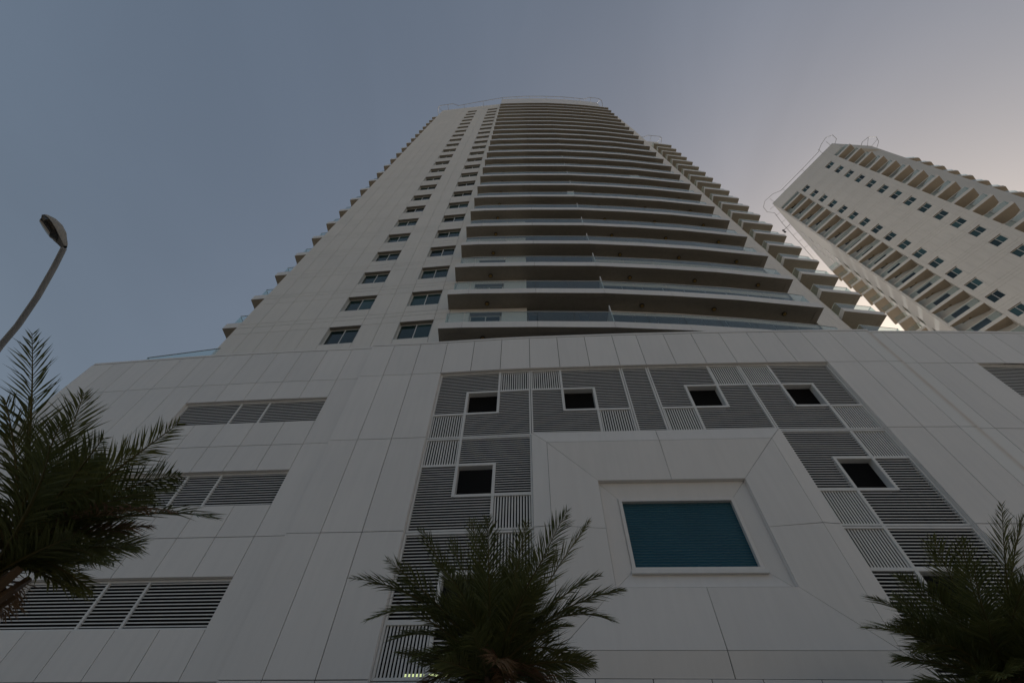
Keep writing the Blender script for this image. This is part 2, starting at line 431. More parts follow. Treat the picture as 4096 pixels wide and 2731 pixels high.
def module_screen(A, B, zt, layout, single, dep=0.13, name="louvre_screen"):
    """layout: 3 rows of 3 chars, H slats, V slats, O opening"""
    bay = Bay(A, B); W = bay.W; w = W / 3.0; h = 1.2; d = -dep
    fr = MB(); fb = 0.05
    zb = zt - 3.6
    # perimeter
    bay.box(fr, 0.012, fb + 0.02, zb + 0.012, zt - 0.012, d - 0.06, d + 0.015)
    bay.box(fr, W - fb - 0.02, W - 0.012, zb + 0.012, zt - 0.012, d - 0.06, d + 0.015)
    bay.box(fr, fb + 0.02, W - fb - 0.02, zt - fb - 0.02, zt - 0.012, d - 0.06, d + 0.015)
    bay.box(fr, fb + 0.02, W - fb - 0.02, zb + 0.012, zb + fb + 0.02, d - 0.06, d + 0.015)
    for r in range(3):
        for c in range(3):
            k = layout[r][c]
            if k == 'H': continue
            u0, u1, z1, z0 = c * w, (c + 1) * w, zt - r * h, zt - (r + 1) * h
            pr = 0.018 if k == 'O' else 0.016
            if k == 'O':
                for q in ((u0 + 0.045, u0 + 0.055, z0 + 0.045, z1 - 0.045), (u1 - 0.055, u1 - 0.045, z0 + 0.045, z1 - 0.045), (u0 + 0.055, u1 - 0.055, z1 - 0.055, z1 - 0.045), (u0 + 0.055, u1 - 0.055, z0 + 0.045, z0 + 0.055)):
                    bay.box(fr, *q, d - 0.22, d + 0.005)
            if c > 0: bay.box(fr, u0 - 0.045, u0 + 0.045, z0 - 0.04, z1 + (0.04 if r else 0), d - 0.058, d + pr)
            if c < 2: bay.box(fr, u1 - 0.045, u1 + 0.045, z0 - (0.04 if r < 2 else 0), z1 + (0.04 if r else 0), d - 0.056, d + pr + 0.001)
            if r > 0: bay.box(fr, u0 + 0.045, u1 - 0.045, z1 - 0.045, z1 + 0.045, d - 0.054, d + pr - 0.002)
            if r < 2: bay.box(fr, u0 + 0.045, u1 - 0.045, z0 - 0.045, z0 + 0.045, d - 0.052, d + pr - 0.003)
    scr = fr.build(name, M_metal, pod)
    for r in range(3):
        c = 0
        while c < 3:
            k = layout[r][c]
            if k == 'O': c += 1; continue
            c2 = c
            if k == 'H':
                while c2 + 1 < 3 and layout[r][c2 + 1] == 'H': c2 += 1
            u0 = c * w + (0.07 if c == 0 else 0.045); u1 = (c2 + 1) * w - (0.07 if c2 == 2 else 0.045)
            zt_ = zt - r * h; zb_ = zt_ - h
            if k == 'H':
                for j in range(13):
                    zz = zt_ - (j + 0.5) * h / 13 - 0.019 + 0.03
                    if r == 0 and j == 0: continue
                    if r == 2 and j == 12: continue
                    add_slat(bay, scr, u0, u1, zz + 0.0, zz + 0.027, d - 0.02, single)
            else:
                nn = 13; uw = (u1 - u0) / nn
                for j in range(nn):
                    uu = u0 + (j + 0.5) * uw
                    add_slat(bay, scr, uu - 0.0225, uu + 0.0225, zb_ + 0.045, zt_ - 0.045, d - 0.02, single)
            c = c2 + 1
    return scr

LA = ["HHV", "HOH", "VHH"]; LB = ["VHH", "HOH", "HHV"]
fl3 = False
module_screen(Cp[2], Cp[5], Z2, LB, True)
module_screen(Cp[12], Cp[15], Z2, ["HHV", "HOH", "VHH"], True)
b = [Cp[2], Cp[5], Cp[8], Cp[9], Cp[12], Cp[15]]
# left wing screens
def wing_screen(A, B, lo, hi, splits, single, dep=0.12):
    bay = Bay(A, B); W = bay.W; d = -dep
    fr = MB()
    bay.box(fr, 0.01, 0.075, lo + 0.01, hi - 0.01, d - 0.05, d + 0.012); bay.box(fr, W - 0.075, W - 0.01, lo + 0.01, hi - 0.01, d - 0.05, d + 0.012)
    bay.box(fr, 0.075, W - 0.075, hi - 0.07, hi - 0.01, d - 0.05, d + 0.012); bay.box(fr, 0.075, W - 0.075, lo + 0.01, lo + 0.07, d - 0.05, d + 0.012)
    us = [0.075]
    for s_ in splits:
        bay.box(fr, s_ * W - 0.035, s_ * W + 0.035, lo + 0.07, hi - 0.07, d - 0.048, d + 0.013)
        us += [s_ * W - 0.035, s_ * W + 0.035]
    us.append(W - 0.075)
    scr = fr.build("louvre_screen", M_metal, pod)
    nn = round((hi - lo - 0.14) / PITCH_S)
    for i in range(0, len(us), 2):
        for j in range(nn):
            zz = lo + 0.07 + (j + 0.5) * (hi - lo - 0.14) / nn
            add_slat(bay, scr, us[i], us[i + 1], zz - 0.002, zz + 0.026, d - 0.018, single)
    reveal(bay, lo, hi, dep)
wA, wB = Lp[6], Lp[11]
for fl, sg in ((2, True), (3, True), (1, False)):
    lo, hi = louv_rows[fl]; wing_screen(wA, wB, lo, hi, (0.4, 0.6), sg)
module_screen(Cp[2], Cp[5], Z3, LA, True)
module_screen(Cp[12], Cp[15], Z3, LB, False)
module_screen(Cp[2], Cp[5], Z1, LA, False)
module_screen(Cp[5], Cp[8], Z1, LB, False)
module_screen(Cp[9], Cp[12], Z1, LA, False)
module_screen(Cp[12], Cp[15], Z1, LB, False)
# narrow infill screen
bay = Bay(Cp[8], Cp[9]); fr = MB(); W = bay.W; d = -0.13
bay.box(fr, 0.012, 0.07, Z2 + 0.012, Z1 - 0.012, d - 0.06, d + 0.015); bay.box(fr, W - 0.07, W - 0.012, Z2 + 0.012, Z1 - 0.012, d - 0.06, d + 0.015)
bay.box(fr, 0.07, W - 0.07, Z1 - 0.07, Z1 - 0.012, d - 0.06, d + 0.015); bay.box(fr, 0.07, W - 0.07, Z2 + 0.012, Z2 + 0.07, d - 0.06, d + 0.015)
scr = fr.build("louvre_screen", M_metal, pod)
for j in range(1, 38):
    zz = Z1 - (j + 0.5) * 3.6 / 39
    add_slat(bay, scr, 0.07, W - 0.07, zz - 0.002, zz + 0.026, d - 0.02, False)
# lowest screens of the two side strips
for (p, q) in ((2, 5), (12, 15)):
    module_screen(Cp[p], Cp[q], Z4, LB, False)
    cladding(Cp[p], Cp[q], 0.14, 1.51)
# right wing screen
bay = Bay(Rp[2], Rp[8])
wing_screen(Rp[2], Rp[8], Z1 - 1.95, Z1 - 0.0, (0.33, 0.66), False)
spare.build("louvre_slats", M_slat, pod, kind="stuff")
# reveals of the centre opening
m = MB()
for i in range(2, 15):
    bb = Bay(Cp[i], Cp[i + 1]); bb.box(m, 0, bb.W, Z1 + 0.001, Z1 + 0.06, -0.3, -0.036)
m.build("reveal", M_panel, pod)
for ci, q in ((1, (-0.05, 0.004, 1.5, Z1, 1)), (15, (-0.004, 0.05, 1.5, Z1, 0)), (5, (-0.003, 0.05, Z4, Z2, 0)), (11, (-0.05, 0.003, Z4, Z2, 1))):
    bb = Bay(Cp[ci], Cp[ci + 1]); o_ = bb.W if q[4] else 0.0
    m = MB(); bb.box(m, o_ + q[0], o_ + q[1], q[2], q[3], -0.3, -0.036); m.build("reveal", M_panel, pod)
# slim tube lamp inside, behind the lowest louvres
m = MB(); m.tube([(-2.35, 12.75, 5.42), (-1.2, 12.62, 5.42)], 0.03, 6); m.build("tube_lamp", M_lamp, pod)

# ---- big square window surround
fa, fb_ = Cp[5], Cp[12]
bay = Bay(fa, fb_); W = bay.W; ZT, ZB = Z2, Z4
H = ZT - ZB
def ring(a0, d0, a1, d1, splits, name="surround_panel", gap=0.011, th=0.03):
    def pt(side, f, a, d, back=0.0):
        # f in 0..1 along the side between the two mitres
        q_ = min(1.0, a / 2.0)
        u0, u1, z0, z1 = a, W - a * (1 - 0.035 * q_), ZB + a * (1 - 0.065 * q_), ZT - a * (1 - 0.01 * q_)
        if side == 'T': return bay.P(u0 + f * (u1 - u0), z1, d - back)
        if side == 'B': return bay.P(u1 + f * (u0 - u1), z0, d - back)
        if side == 'L': return bay.P(u0, z0 + f * (z1 - z0), d - back)
        return bay.P(u1, z1 + f * (z0 - z1), d - back)
    for side in 'TRBL':
        fs = [0.0] + splits.get(side, []) + [1.0]
        L0 = (W if side in 'TB' else H)
        for f0, f1 in zip(fs[:-1], fs[1:]):
            g = gap / L0
            e0, e1 = a0 + gap * 0.5, a1 - gap * 0.5
            dd0 = d0 + (d1 - d0) * (e0 - a0) / (a1 - a0); dd1 = d0 + (d1 - d0) * (e1 - a0) / (a1 - a0)
            q = [pt(side, f0 + g, e1, dd1), pt(side, f1 - g, e1, dd1), pt(side, f1 - g, e0, dd0), pt(side, f0 + g, e0, dd0)]
            qb = [pt(side, f0 + g, e1, dd1, th), pt(side, f1 - g, e1, dd1, th), pt(side, f1 - g, e0, dd0, th), pt(side, f0 + g, e0, dd0, th)]
            m = MB(); m.hexa(q + qb); m.build(name, M_panel, pod)
ring(0.0, 0.0, 0.52, 0.075, {'T': [0.505], 'L': [0.5], 'R': [0.5], 'B': [0.5]})
ring(0.52, 0.075, 2.06, -0.02, {'T': [0.505], 'L': [0.5], 'R': [0.5], 'B': [0.5]})
ring(2.06, -0.02, 2.075, -0.15, {}, gap=0.0, th=0.02)
ring(2.075, -0.15, 2.60, -0.24, {})
ring(2.60, -0.20, 2.70, -0.20, {}, "window_frame", gap=0.002, th=0.14)
m = MB(); bay.box(m, 2.56, W - 2.47, ZB + 2.33, ZB + 2.43, -0.26, -0.12); m.build("window_sill", M_metal, pod)
# backing of the surround with a hole where the glass is
m = MB()
for (u0, u1, z0, z1) in ((0, 2.6, ZB, ZT), (W - 2.52, W, ZB, ZT), (2.6, W - 2.52, ZT - 2.58, ZT), (2.6, W - 2.52, ZB, ZB + 2.44)):
    m.quad(bay.P(u0, z0, -0.31), bay.P(u1, z0, -0.31), bay.P(u1, z1, -0.31), bay.P(u0, z1, -0.31))
m.build("surround_backing", M_backing, pod)
m = MB(); bay.box(m, 2.66, W - 2.56, ZB + 2.48, ZT - 2.63, -0.36, -0.33)
m.build("glass_pane", M_teal, pod, label="rippled teal blue glass of the square window")

# glass balustrade on the left end of the podium roof
tb = [(-19.15, 14.64), (-17.67, 14.18), (-16.75, 13.99)]
m = MB()
def glass_run(parent, pts, z0, z1, per=None, rail=True, join=False, hand=M_metal):
    gl = MB(); rl = MB()
    for a, b in zip(pts[:-1], pts[1:]):
        bay = Bay(a, b); nseg = max(1, round(bay.W / (per or 1.85)))
        for j in range(nseg):
            u0, u1 = j * bay.W / nseg + 0.012, (j + 1) * bay.W / nseg - 0.012
            if join: bay.box(gl, u0, u1, z0, z1, -0.006, 0.006)
            else:
                g = MB(); bay.box(g, u0, u1, z0, z1, -0.006, 0.006); g.build("glass_panel", M_glass, parent)
        if rail: bay.box(rl, 0, bay.W, z1 + 0.001, z1 + 0.03, -0.02, 0.02)
    if join: gl.build("glass_balustrade", M_glass, parent)
    if rail: rl.build("handrail", hand, parent)
glass_run(pod, [(-19.05, 16.5), (-19.0, 14.50), (-14.9, 13.72)], Z0 + 0.02, Z0 + 1.2, 1.2, True, False, M_rail)

# ------------------------------------------------------------------ tall tower
tow = thing("residential_tower", "tall white apartment tower with long curved glass balconies rising above the podium", "building")
FH = 3.3
ZB0 = 18.961
NF = 24
ZR = 102.6
FP = [(-3.583, 11.85), (-2.45, 11.755), (1.21, 11.575), (4.917, 11.467), (8.60, 11.51), (12.20, 11.634), (15.79, 11.885), (16.90, 11.96)]
wallL = [(-15.78, 14.36), (-3.45, 12.81)]
rec = [(-3.45, 12.81), (0.757, 12.55)]
deep = 15.2
glassline = [(5.3, 12.56), (9.0, 12.60), (12.9, 12.78), (16.97, 13.05)]
rightwall = [(16.97, 12.95), (20.5, 14.62), (24.0, 16.75), (26.9, 18.78), (28.4, 19.75), (29.9, 20.95), (31.5, 22.6)]

# structural core
m = MB()
core = [(-15.70, 14.72), (-3.5, 13.17), (0.76, 12.93), (0.80, 15.3), (5.25, 15.3), (5.3, 12.95), (9.0, 12.98), (12.9, 13.15), (16.95, 13.4), (17.02, 13.10), (20.43, 14.76), (23.92, 16.89), (26.82, 18.92), (28.32, 19.89), (29.82, 21.09), (31.4, 22.8), (33, 36), (-15.72, 36)]
m.prism(core, Z0 - 0.5, ZR - 0.4)
m.build("wall", M_render, tow)
m = MB(); m.box(-15.80, -15.73, 14.40, 36, Z0 - 0.3, ZR - 0.02); m.build("side_wall", M_render, tow)

# cladding: left front wall with two window columns
bl = Bay(*wallL)
def sx(x): return (x - wallL[0][0]) / bl.t.x
cols = [-15.78, -14.62, -13.5, -12.35, -11.2, -10.05, -8.24, -7.17, -6.12, -4.25, -3.47]
cu = [sx(x) for x in cols]
WIN = {5: 0, 8: 1}
ZS0, WH = 19.734, 1.62
joined = MB(); cnt = 0
def tower_panel(bay, u0, u1, z0, z1, single, th=0.03, gap=0.011):
    global cnt
    if single and cnt < 296:
        m = MB(); panel_box(bay, m, u0, u1, z0, z1, 0.0, th, gap); m.build("cladding_panel", M_render, tow); cnt += 1
    else: panel_box(bay, joined, u0, u1, z0, z1, 0.0, th, gap)
rw = [Bay(a, b) for a, b in zip(rightwall[:-1], rightwall[1:])]
for k in range(-1, 25):
    zs = ZS0 + FH * k          # sill
    zh = zs + WH               # head
    rows = [(zh, zh + 0.62), (zh + 0.62, zh + 1.0), (zh + 1.0, zh + FH)]
    for (a, b_) in rows:
        if a > ZR - 0.2: continue
        b_ = min(b_, ZR - 0.05)
        if b_ < Z0 - 0.2: continue
        for j in range(len(cu) - 1):
            if j in WIN and b_ - a > 2.0 and k + 1 < NF:
                tower_panel(bl, cu[j], cu[j + 1], a, b_ - WH, k < 8)
            else:
                tower_panel(bl, cu[j], cu[j + 1], a, b_, k < 8)
        for bay in rw:
            nc = max(1, round(bay.W / 1.25))
            for j in range(nc): tower_panel(bay, j * bay.W / nc, (j + 1) * bay.W / nc, a, b_, False)
joined.build("cladding_panels", M_render, tow, kind="stuff")
# thin recess between core and cladding reads as joint; darker lining sheet
m = MB()
def lining(bay, u0, u1, z0, z1): m.quad(bay.P(u0, z0, -0.04), bay.P(u1, z0, -0.04), bay.P(u1, z1, -0.04), bay.P(u0, z1, -0.04))
for ua, ub in ((0, cu[5]), (cu[6], cu[8]), (cu[9], cu[10])): lining(bl, ua, ub, Z0 - 0.3, ZR - 0.1)
for ua, ub in ((cu[5], cu[6]), (cu[8], cu[9])):
    z_ = Z0 - 0.3
    for k in range(NF):
        lining(bl, ua, ub, z_, ZS0 + FH * k); z_ = ZS0 + FH * k + WH
    lining(bl, ua, ub, z_, ZR - 0.1)
for bay in rw: lining(bay, 0, bay.W, Z0 - 0.3, ZR - 0.1)
m.build("joint_backing", painted("tower_joint_backing", (0.20, 0.18, 0.155), 0.9), tow)

# windows: one master built at the origin in (u, d, z), then copied
def window_parts(w, h, D=0.27, mats=(M_frame, M_pane)):
    """frame, pane meshes in local coordinates x along wall, -y outward, z up; origin at lower left of the opening on the wall face"""
    fr = MB()
    e = 0.002
    fr.box(e, w - e, 0.0, D, -0.02, e); fr.box(e, w - e, 0.0, D, h - e, h + 0.02, 1)  # head reveal uses the dark underside colour as painted shade
    fr.box(-0.02, e, 0.0, D, e, h - e); fr.box(w - e, w + 0.02, 0.0, D, e, h - e)
    y0, y1 = D - 0.05, D - 0.002
    fr.box(e, w - e, y0, y1, e, 0.06); fr.box(e, w - e, y0, y1, h - 0.06, h - e)
    fr.box(e, 0.06, y0, y1, 0.06, h - 0.06); fr.box(w - 0.06, w - e, y0, y1, 0.06, h - 0.06)
    fr.box(w / 2 - 0.03, w / 2 + 0.03, y0 + 0.002, y1 - 0.002, 0.06, h - 0.06)
    sh = MB()                                         # sliding sash in front on the right half
    s0, s1 = w / 2 - 0.03, w - 0.065
    for (a, b2, c, d2) in ((s0, s0 + 0.05, 0.065, h - 0.065), (s1 - 0.05, s1, 0.065, h - 0.065), (s0 + 0.05, s1 - 0.05, 0.065, 0.115), (s0 + 0.05, s1 - 0.05, h - 0.115, h - 0.065)):
        sh.box(a, b2, D - 0.085, D - 0.052, c, d2)
    pl = MB(); pl.box(0.06, w / 2 - 0.03, D - 0.03, D - 0.02, 0.06, h - 0.06)
    pr = MB(); pr.box(s0 + 0.05, s1 - 0.05, D - 0.072, D - 0.065, 0.115, h - 0.115)
    dr = MB(); dr.box(0.02, w - 0.02, D - 0.10, D - 0.055, 0.004, 0.04)
    return [fr.mesh("window", [mats[0], M_underside_shade]), pl.mesh("pane", [mats[1]]), sh.mesh("sash", [mats[0]]), pr.mesh("pane", [mats[1]]), dr.mesh("track", [M_dark])]
def put_window(ms, parent, bay, u, z):
    p = bay.P(u, z, 0.0); ang = math.atan2(bay.t.y, bay.t.x)
    w = inst("window", ms[0], parent, p, ang)
    for nm, me in (("pane", ms[1]), ("sash", ms[2]), ("pane", ms[3]), ("track", ms[4])): inst(nm, me, w)
    return w
wm1 = window_parts(cu[6] - cu[5], WH); wm2 = window_parts(cu[9] - cu[8], WH)
# dark slot behind the panel plane so the openings have depth
for k in range(NF):
    z = ZS0 + FH * k
    put_window(wm1, tow, bl, cu[5], z); put_window(wm2, tow, bl, cu[8], z)

# balconies of the main front
def inset(poly, d):
    out = []
    for i, p in enumerate(poly):
        a = Vector(poly[max(i - 1, 0)]); b = Vector(poly[min(i + 1, len(poly) - 1)]); t = (b - a).normalized()
        n = Vector((-t.y, t.x)); out.append((p[0] + n.x * d, p[1] + n.y * d))
    return out
FPi = inset(FP, 0.33); FPi[0] = (FP[0][0] + 0.33, FPi[0][1]); FPi[-1] = (FP[-1][0] - 0.33, FPi[-1][1])
FPg = inset(FP, 0.14); FPg[0] = (FP[0][0] + 0.22, FPg[0][1] + 0.02); FPg[-1] = (FP[-1][0] - 0.25, FPg[-1][1] + 0.02)
SL = 0.51
slab_poly = inset(FP, 0.012); slab_poly[0] = (FP[0][0] + 0.012, slab_poly[0][1]); slab_poly[-1] = (FP[-1][0] - 0.012, slab_poly[-1][1])
slab_poly = slab_poly + [(16.9, 13.2), (9.0, 13.1), (5.4, 13.1), (5.2, 15.25), (0.82, 15.25), (0.74, 12.75), (-3.45, 12.95)]
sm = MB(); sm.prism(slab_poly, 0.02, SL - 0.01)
slab_me = sm.mesh("balcony", [M_underside_shade])
fas = []
for i in range(len(FP) - 1):
    A, B, Bi, Ai = FP[i], FP[i + 1], FPi[i + 1], FPi[i]
    g = 0.006; m = MB()
    t = Vector((B[0] - A[0], B[1] - A[1])).normalized() * g
    a_, b_, bi, ai = (A[0] + t.x, A[1] + t.y), (B[0] - t.x, B[1] - t.y), (Bi[0] - t.x, Bi[1] - t.y), (Ai[0] + t.x, Ai[1] + t.y)
    m.prism([a_, b_, bi, ai], 0.0, 0.018, 1)  # panel underside carries the same painted-in shade as the slab
    nb = Bay(A, B)
    nb.box(m, g, nb.W - g, 0.018, SL, -0.011, 0.0, 0)
    fas.append(m.mesh("fascia_panel", [M_panel, M_underside_shade]))
m = MB(); m.prism([FP[0], FPi[0], (FP[0][0] + 0.33, 12.80), (FP[0][0], 12.84)], 0.0, 0.018, 1); m.box(FP[0][0], FP[0][0] + 0.011, FP[0][1] + 0.02, 12.84, 0.018, SL)
fas_l = m.mesh("fascia_panel", [M_panel, M_underside_shade])
m = MB(); m.prism([FPi[-1], FP[-1], (FP[-1][0], 12.94), (FP[-1][0] - 0.33, 12.94)], 0.0, 0.018, 1); m.box(FP[-1][0] - 0.011, FP[-1][0], FP[-1][1] + 0.02, 12.94, 0.018, SL)
fas_r = m.mesh("fascia_panel", [M_panel, M_underside_shade])
def disc(r, h, seg=16):
    m = MB(); pts = [(r * math.cos(2 * math.pi * i / seg), r * math.sin(2 * math.pi * i / seg)) for i in range(seg)]
    m.prism(pts, -h, 0.0); return m
dl = MB(); seg = 16
pts = [(0.13 * math.cos(2 * math.pi * i / seg), 0.13 * math.sin(2 * math.pi * i / seg)) for i in range(seg)]
dl.prism(pts, -0.05, 0.0, 0)
pts = [(0.09 * math.cos(2 * math.pi * i / seg), 0.09 * math.sin(2 * math.pi * i / seg)) for i in range(seg)]
dl.prism(pts, -0.075, -0.051, 1)
dl_me = dl.mesh("downlight", [M_dark, M_amber])
dv = MB(); dv.prism([(5.02, 11.75), (5.07, 11.75), (5.20, 12.6), (5.15, 12.6)], SL, SL + 2.0)
dv_me = dv.mesh("divider_screen", [M_metal])
m = MB()
for a, b in zip(FPg[:-1], FPg[1:]):
    bay = Bay(a, b); nseg = 1 if bay.W < 2.2 else 2
    for j in range(nseg): bay.box(m, j * bay.W / nseg + 0.012, (j + 1) * bay.W / nseg - 0.012, SL + 0.01, SL + 1.09, -0.006, 0.006)
m.box(FPg[0][0] - 0.006, FPg[0][0] + 0.006, FPg[0][1] + 0.02, 12.78, SL + 0.01, SL + 1.09)
m.box(FPg[-1][0] - 0.006, FPg[-1][0] + 0.006, FPg[-1][1] + 0.02, 12.9, SL + 0.01, SL + 1.09)
gj_me = m.mesh("glass_balustrade", [M_glass])
gp = []
for a, b in zip(FPg[:-1], FPg[1:]):
    bay = Bay(a, b); nseg = 1 if bay.W < 2.2 else 2
    for j in range(nseg):
        g = MB(); bay.box(g, j * bay.W / nseg + 0.012, (j + 1) * bay.W / nseg - 0.012, SL + 0.01, SL + 1.09, -0.006, 0.006); gp.append(g.mesh("glass_panel", [M_glass]))
g = MB(); g.box(FPg[0][0] - 0.006, FPg[0][0] + 0.006, FPg[0][1] + 0.02, 12.78, SL + 0.01, SL + 1.09); gp.append(g.mesh("glass_panel", [M_glass]))
g = MB(); g.box(FPg[-1][0] - 0.006, FPg[-1][0] + 0.006, FPg[-1][1] + 0.02, 12.9, SL + 0.01, SL + 1.09); gp.append(g.mesh("glass_panel", [M_glass]))
m = MB()
for a, b in zip(FPg[:-1], FPg[1:]):
    bay = Bay(a, b); bay.box(m, 0, bay.W, SL + 1.091, SL + 1.115, -0.018, 0.018)
m.box(FPg[0][0] - 0.018, FPg[0][0] + 0.018, FPg[0][1] + 0.02, 12.78, SL + 1.091, SL + 1.115)
hr_me = m.mesh("handrail", [M_metal])
# back walls of the balcony zone, one set per floor
bw = MB(); bk = Bay(*rec)
bw_me = None
small = window_parts(1.75, 0.85)
for k in range(NF):
    z = ZB0 + FH * k
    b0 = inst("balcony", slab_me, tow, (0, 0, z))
    for f in fas + [fas_l, fas_r]: inst("fascia_panel", f, b0)
    if k == 23: pass
    elif k < 12:
        for g in gp: inst("glass_panel", g, b0)
    else: inst("glass_balustrade", gj_me, b0)
    if k < 23:
        inst("handrail", hr_me, b0); inst("divider_screen", dv_me, b0)
    for (x, y) in ((-1.43, 12.33), (7.03, 12.16), (10.99, 12.24), (14.9, 12.4)):
        inst("downlight", dl_me, b0, (x, y, 0.0))
    if k < 23: put_window(small, tow, bk, 1.10, z + 2.05)
# glazing behind the balconies
m = MB()
for a, b in zip(glassline[:-1], glassline[1:]):
    bay = Bay(a, b); nn = max(1, round(bay.W / 1.3))
    for k in range(NF):
        z = ZB0 + FH * k + SL
        for j in range(nn): bay.box(m, j * bay.W / nn + 0.03, (j + 1) * bay.W / nn - 0.03, z + 0.05, z + 2.35, -0.02, 0.0)
m.build("balcony_glazing", M_curtain, tow)
m = MB()
for k in range(NF):
    z = ZB0 + FH * k + SL
    for j in range(4): m.box(0.86 + j * 1.1, 1.9 + j * 1.1, 15.22, 15.26, z + 0.05, z + 2.4)
m.build("recess_glazing", M_curtain, tow)
m = MB()
for k in range(NF):
    z = ZB0 + FH * k
    for a, b in zip(glassline[:-1], glassline[1:]):
        bay = Bay(a, b); bay.box(m, 0, bay.W, z + SL + 2.40, z + FH - 0.001, -0.3, 0.012)
    bk.box(m, 0, 1.09, z + SL, z + FH - 0.001, -0.08, 0.0); bk.box(m, 2.86, bk.W, z + SL, z + FH - 0.001, -0.08, 0.0)
    bk.box(m, 1.09, 2.86, z + SL, z + 2.04, -0.08, 0.0); bk.box(m, 1.09, 2.86, z + 2.91, z + FH - 0.001, -0.08, 0.0)
m.build("balcony_back_wall", M_render, tow)

# parapet band
def parapet(parent, pts, z0, z1, mat, th=0.25, name="parapet"):
    m = MB()
    for a, b in zip(pts[:-1], pts[1:]):
        bay = Bay(a, b); bay.box(m, 0, bay.W, z0, z1, -th, 0.0)
    return m.build(name, mat, parent)
ZP = ZR
FPt = inset(FP, 0.10)[:-1]; FPt[0] = (-3.55, FPt[0][1]); FPt[-1] = (15.6, 11.99)
parapet(tow, FPt, ZB0 + FH * 23 + SL + 0.002, ZR - 0.7, M_panel)
parapet(tow, [(15.6, 12.0), (16.3, 12.9)], ZB0 + FH * 23 + SL + 0.002, ZR - 0.8, M_panel)
m = MB(); m.prism([(26.45, 18.8), (29.47, 19.0), (29.8, 21.2), (27, 21)], ZB0 + FH * 24 - 0.4, ZR - 0.9); m.build("parapet", M_render, tow)

# stepped balconies of the right flank and the left flank
def box_balcony(name, poly, ga, z, parent, label=None, single=True, lights=(), fasc=SL):
    """poly: plan outline, edges listed in ga get glass"""
    m = MB(); m.prism(poly, 0.0, fasc, 0, 1, 0)
    b0 = m.build(name, [M_panel, M_underside_shade], parent, label); b0.location = (0, 0, z)
    return b0
rr = [(26.78, 17.93), (30.34, 18.20), (30.36, 21.35), (29.9, 21.0), (26.92, 18.76)]
m = MB(); m.prism(rr, 0.02, SL - 0.01); rr_me = m.mesh("flank_balcony", [M_underside_shade])
m = MB(); m.prism([(26.78, 17.93), (30.34, 18.20), (30.01, 18.50), (27.10, 18.28)], 0.0, 0.018, 1)
bayf = Bay(rr[0], rr[1]); bayf.box(m, 0, bayf.W, 0.018, SL, -0.012, 0.002)
rr_f = m.mesh("fascia_panel", [M_panel, M_underside_shade])
m = MB(); m.prism([(26.78, 17.93), (27.10, 18.28), (27.2, 18.95), (26.92, 18.76)], 0.0, 0.0185, 1)
bayl = Bay(rr[4], rr[0]); bayl.box(m, 0, bayl.W, 0.019, SL, -0.012, 0.002)
rr_l = m.mesh("fascia_panel", [M_panel, M_underside_shade])
m = MB(); m.prism([(30.34, 18.20), (30.36, 21.3), (30.03, 21.1), (30.01, 18.50)], 0.0, 0.0175, 1); m.box(30.35, 30.362, 18.22, 21.3, 0.018, SL)
rr_r = m.mesh("fascia_panel", [M_panel, M_underside_shade])
g1 = MB(); bg1 = Bay((26.97, 18.12), (30.14, 18.38))
for j in range(2): bg1.box(g1, j * bg1.W / 2 + 0.01, (j + 1) * bg1.W / 2 - 0.01, SL + 0.01, SL + 1.09, -0.006, 0.006)
bg2 = Bay((27.0, 18.80), (26.97, 18.12)); bg2.box(g1, 0, bg2.W - 0.02, SL + 0.01, SL + 1.09, -0.006, 0.006)
g1.box(30.13, 30.142, 18.40, 21.0, SL + 0.01, SL + 1.09)
rr_g = g1.mesh("glass_balustrade", [M_glass])
m = MB(); bg1.box(m, 0, bg1.W, SL + 1.091, SL + 1.115, -0.018, 0.018); m.box(30.118, 30.154, 18.40, 21.0, SL + 1.091, SL + 1.115); bg2.box(m, 0, bg2.W - 0.02, SL + 1.091, SL + 1.115, -0.018, 0.018)
rr_h = m.mesh("handrail", [M_metal])
for k in range(0, NF):
    b0 = inst("flank_balcony", rr_me, tow, (0, 0, ZB0 + FH * k))
    for nm, me in (("fascia_panel", rr_f), ("fascia_panel", rr_l), ("fascia_panel", rr_r), ("glass_balustrade", rr_g), ("handrail", rr_h)): inst(nm, me, b0)
ss = [(-16.72, 14.52), (-15.81, 14.40), (-15.81, 18.0), (-16.72, 18.2)]
m = MB(); m.prism([(-16.708, 14.535), (-15.81, 14.415), (-15.81, 18.0), (-16.708, 18.2)], 0.02, SL - 0.01); ss_me = m.mesh("flank_balcony", [M_underside_shade])
m = MB(); m.prism([(-16.72, 14.52), (-15.81, 14.40), (-15.81, 14.73), (-16.39, 14.82)], 0.0, 0.018, 1); bs = Bay(ss[0], ss[1]); bs.box(m, 0, bs.W, 0.018, SL, -0.012, 0.0)
ss_f = m.mesh("fascia_panel", [M_panel, M_underside_shade])
m = MB(); m.prism([(-16.72, 14.52), (-16.39, 14.82), (-16.39, 18.1), (-16.72, 18.2)], 0.0, 0.0175, 1); m.box(-16.72, -16.709, 14.535, 18.2, 0.018, SL)
ss_l = m.mesh("fascia_panel", [M_panel, M_underside_shade])
m = MB(); bq = Bay((-16.54, 14.70), (-15.83, 14.60)); bq.box(m, 0.01, bq.W, SL + 0.01, SL + 1.09, -0.006, 0.006); m.box(-16.55, -16.538, 14.73, 18.0, SL + 0.01, SL + 1.09)
ss_g = m.mesh("glass_balustrade", [M_glass])
m = MB(); bq.box(m, 0, bq.W, SL + 1.091, SL + 1.115, -0.018, 0.018); m.box(-16.56, -16.53, 14.73, 18.0, SL + 1.091, SL + 1.115)
ss_h = m.mesh("handrail", [M_rail])
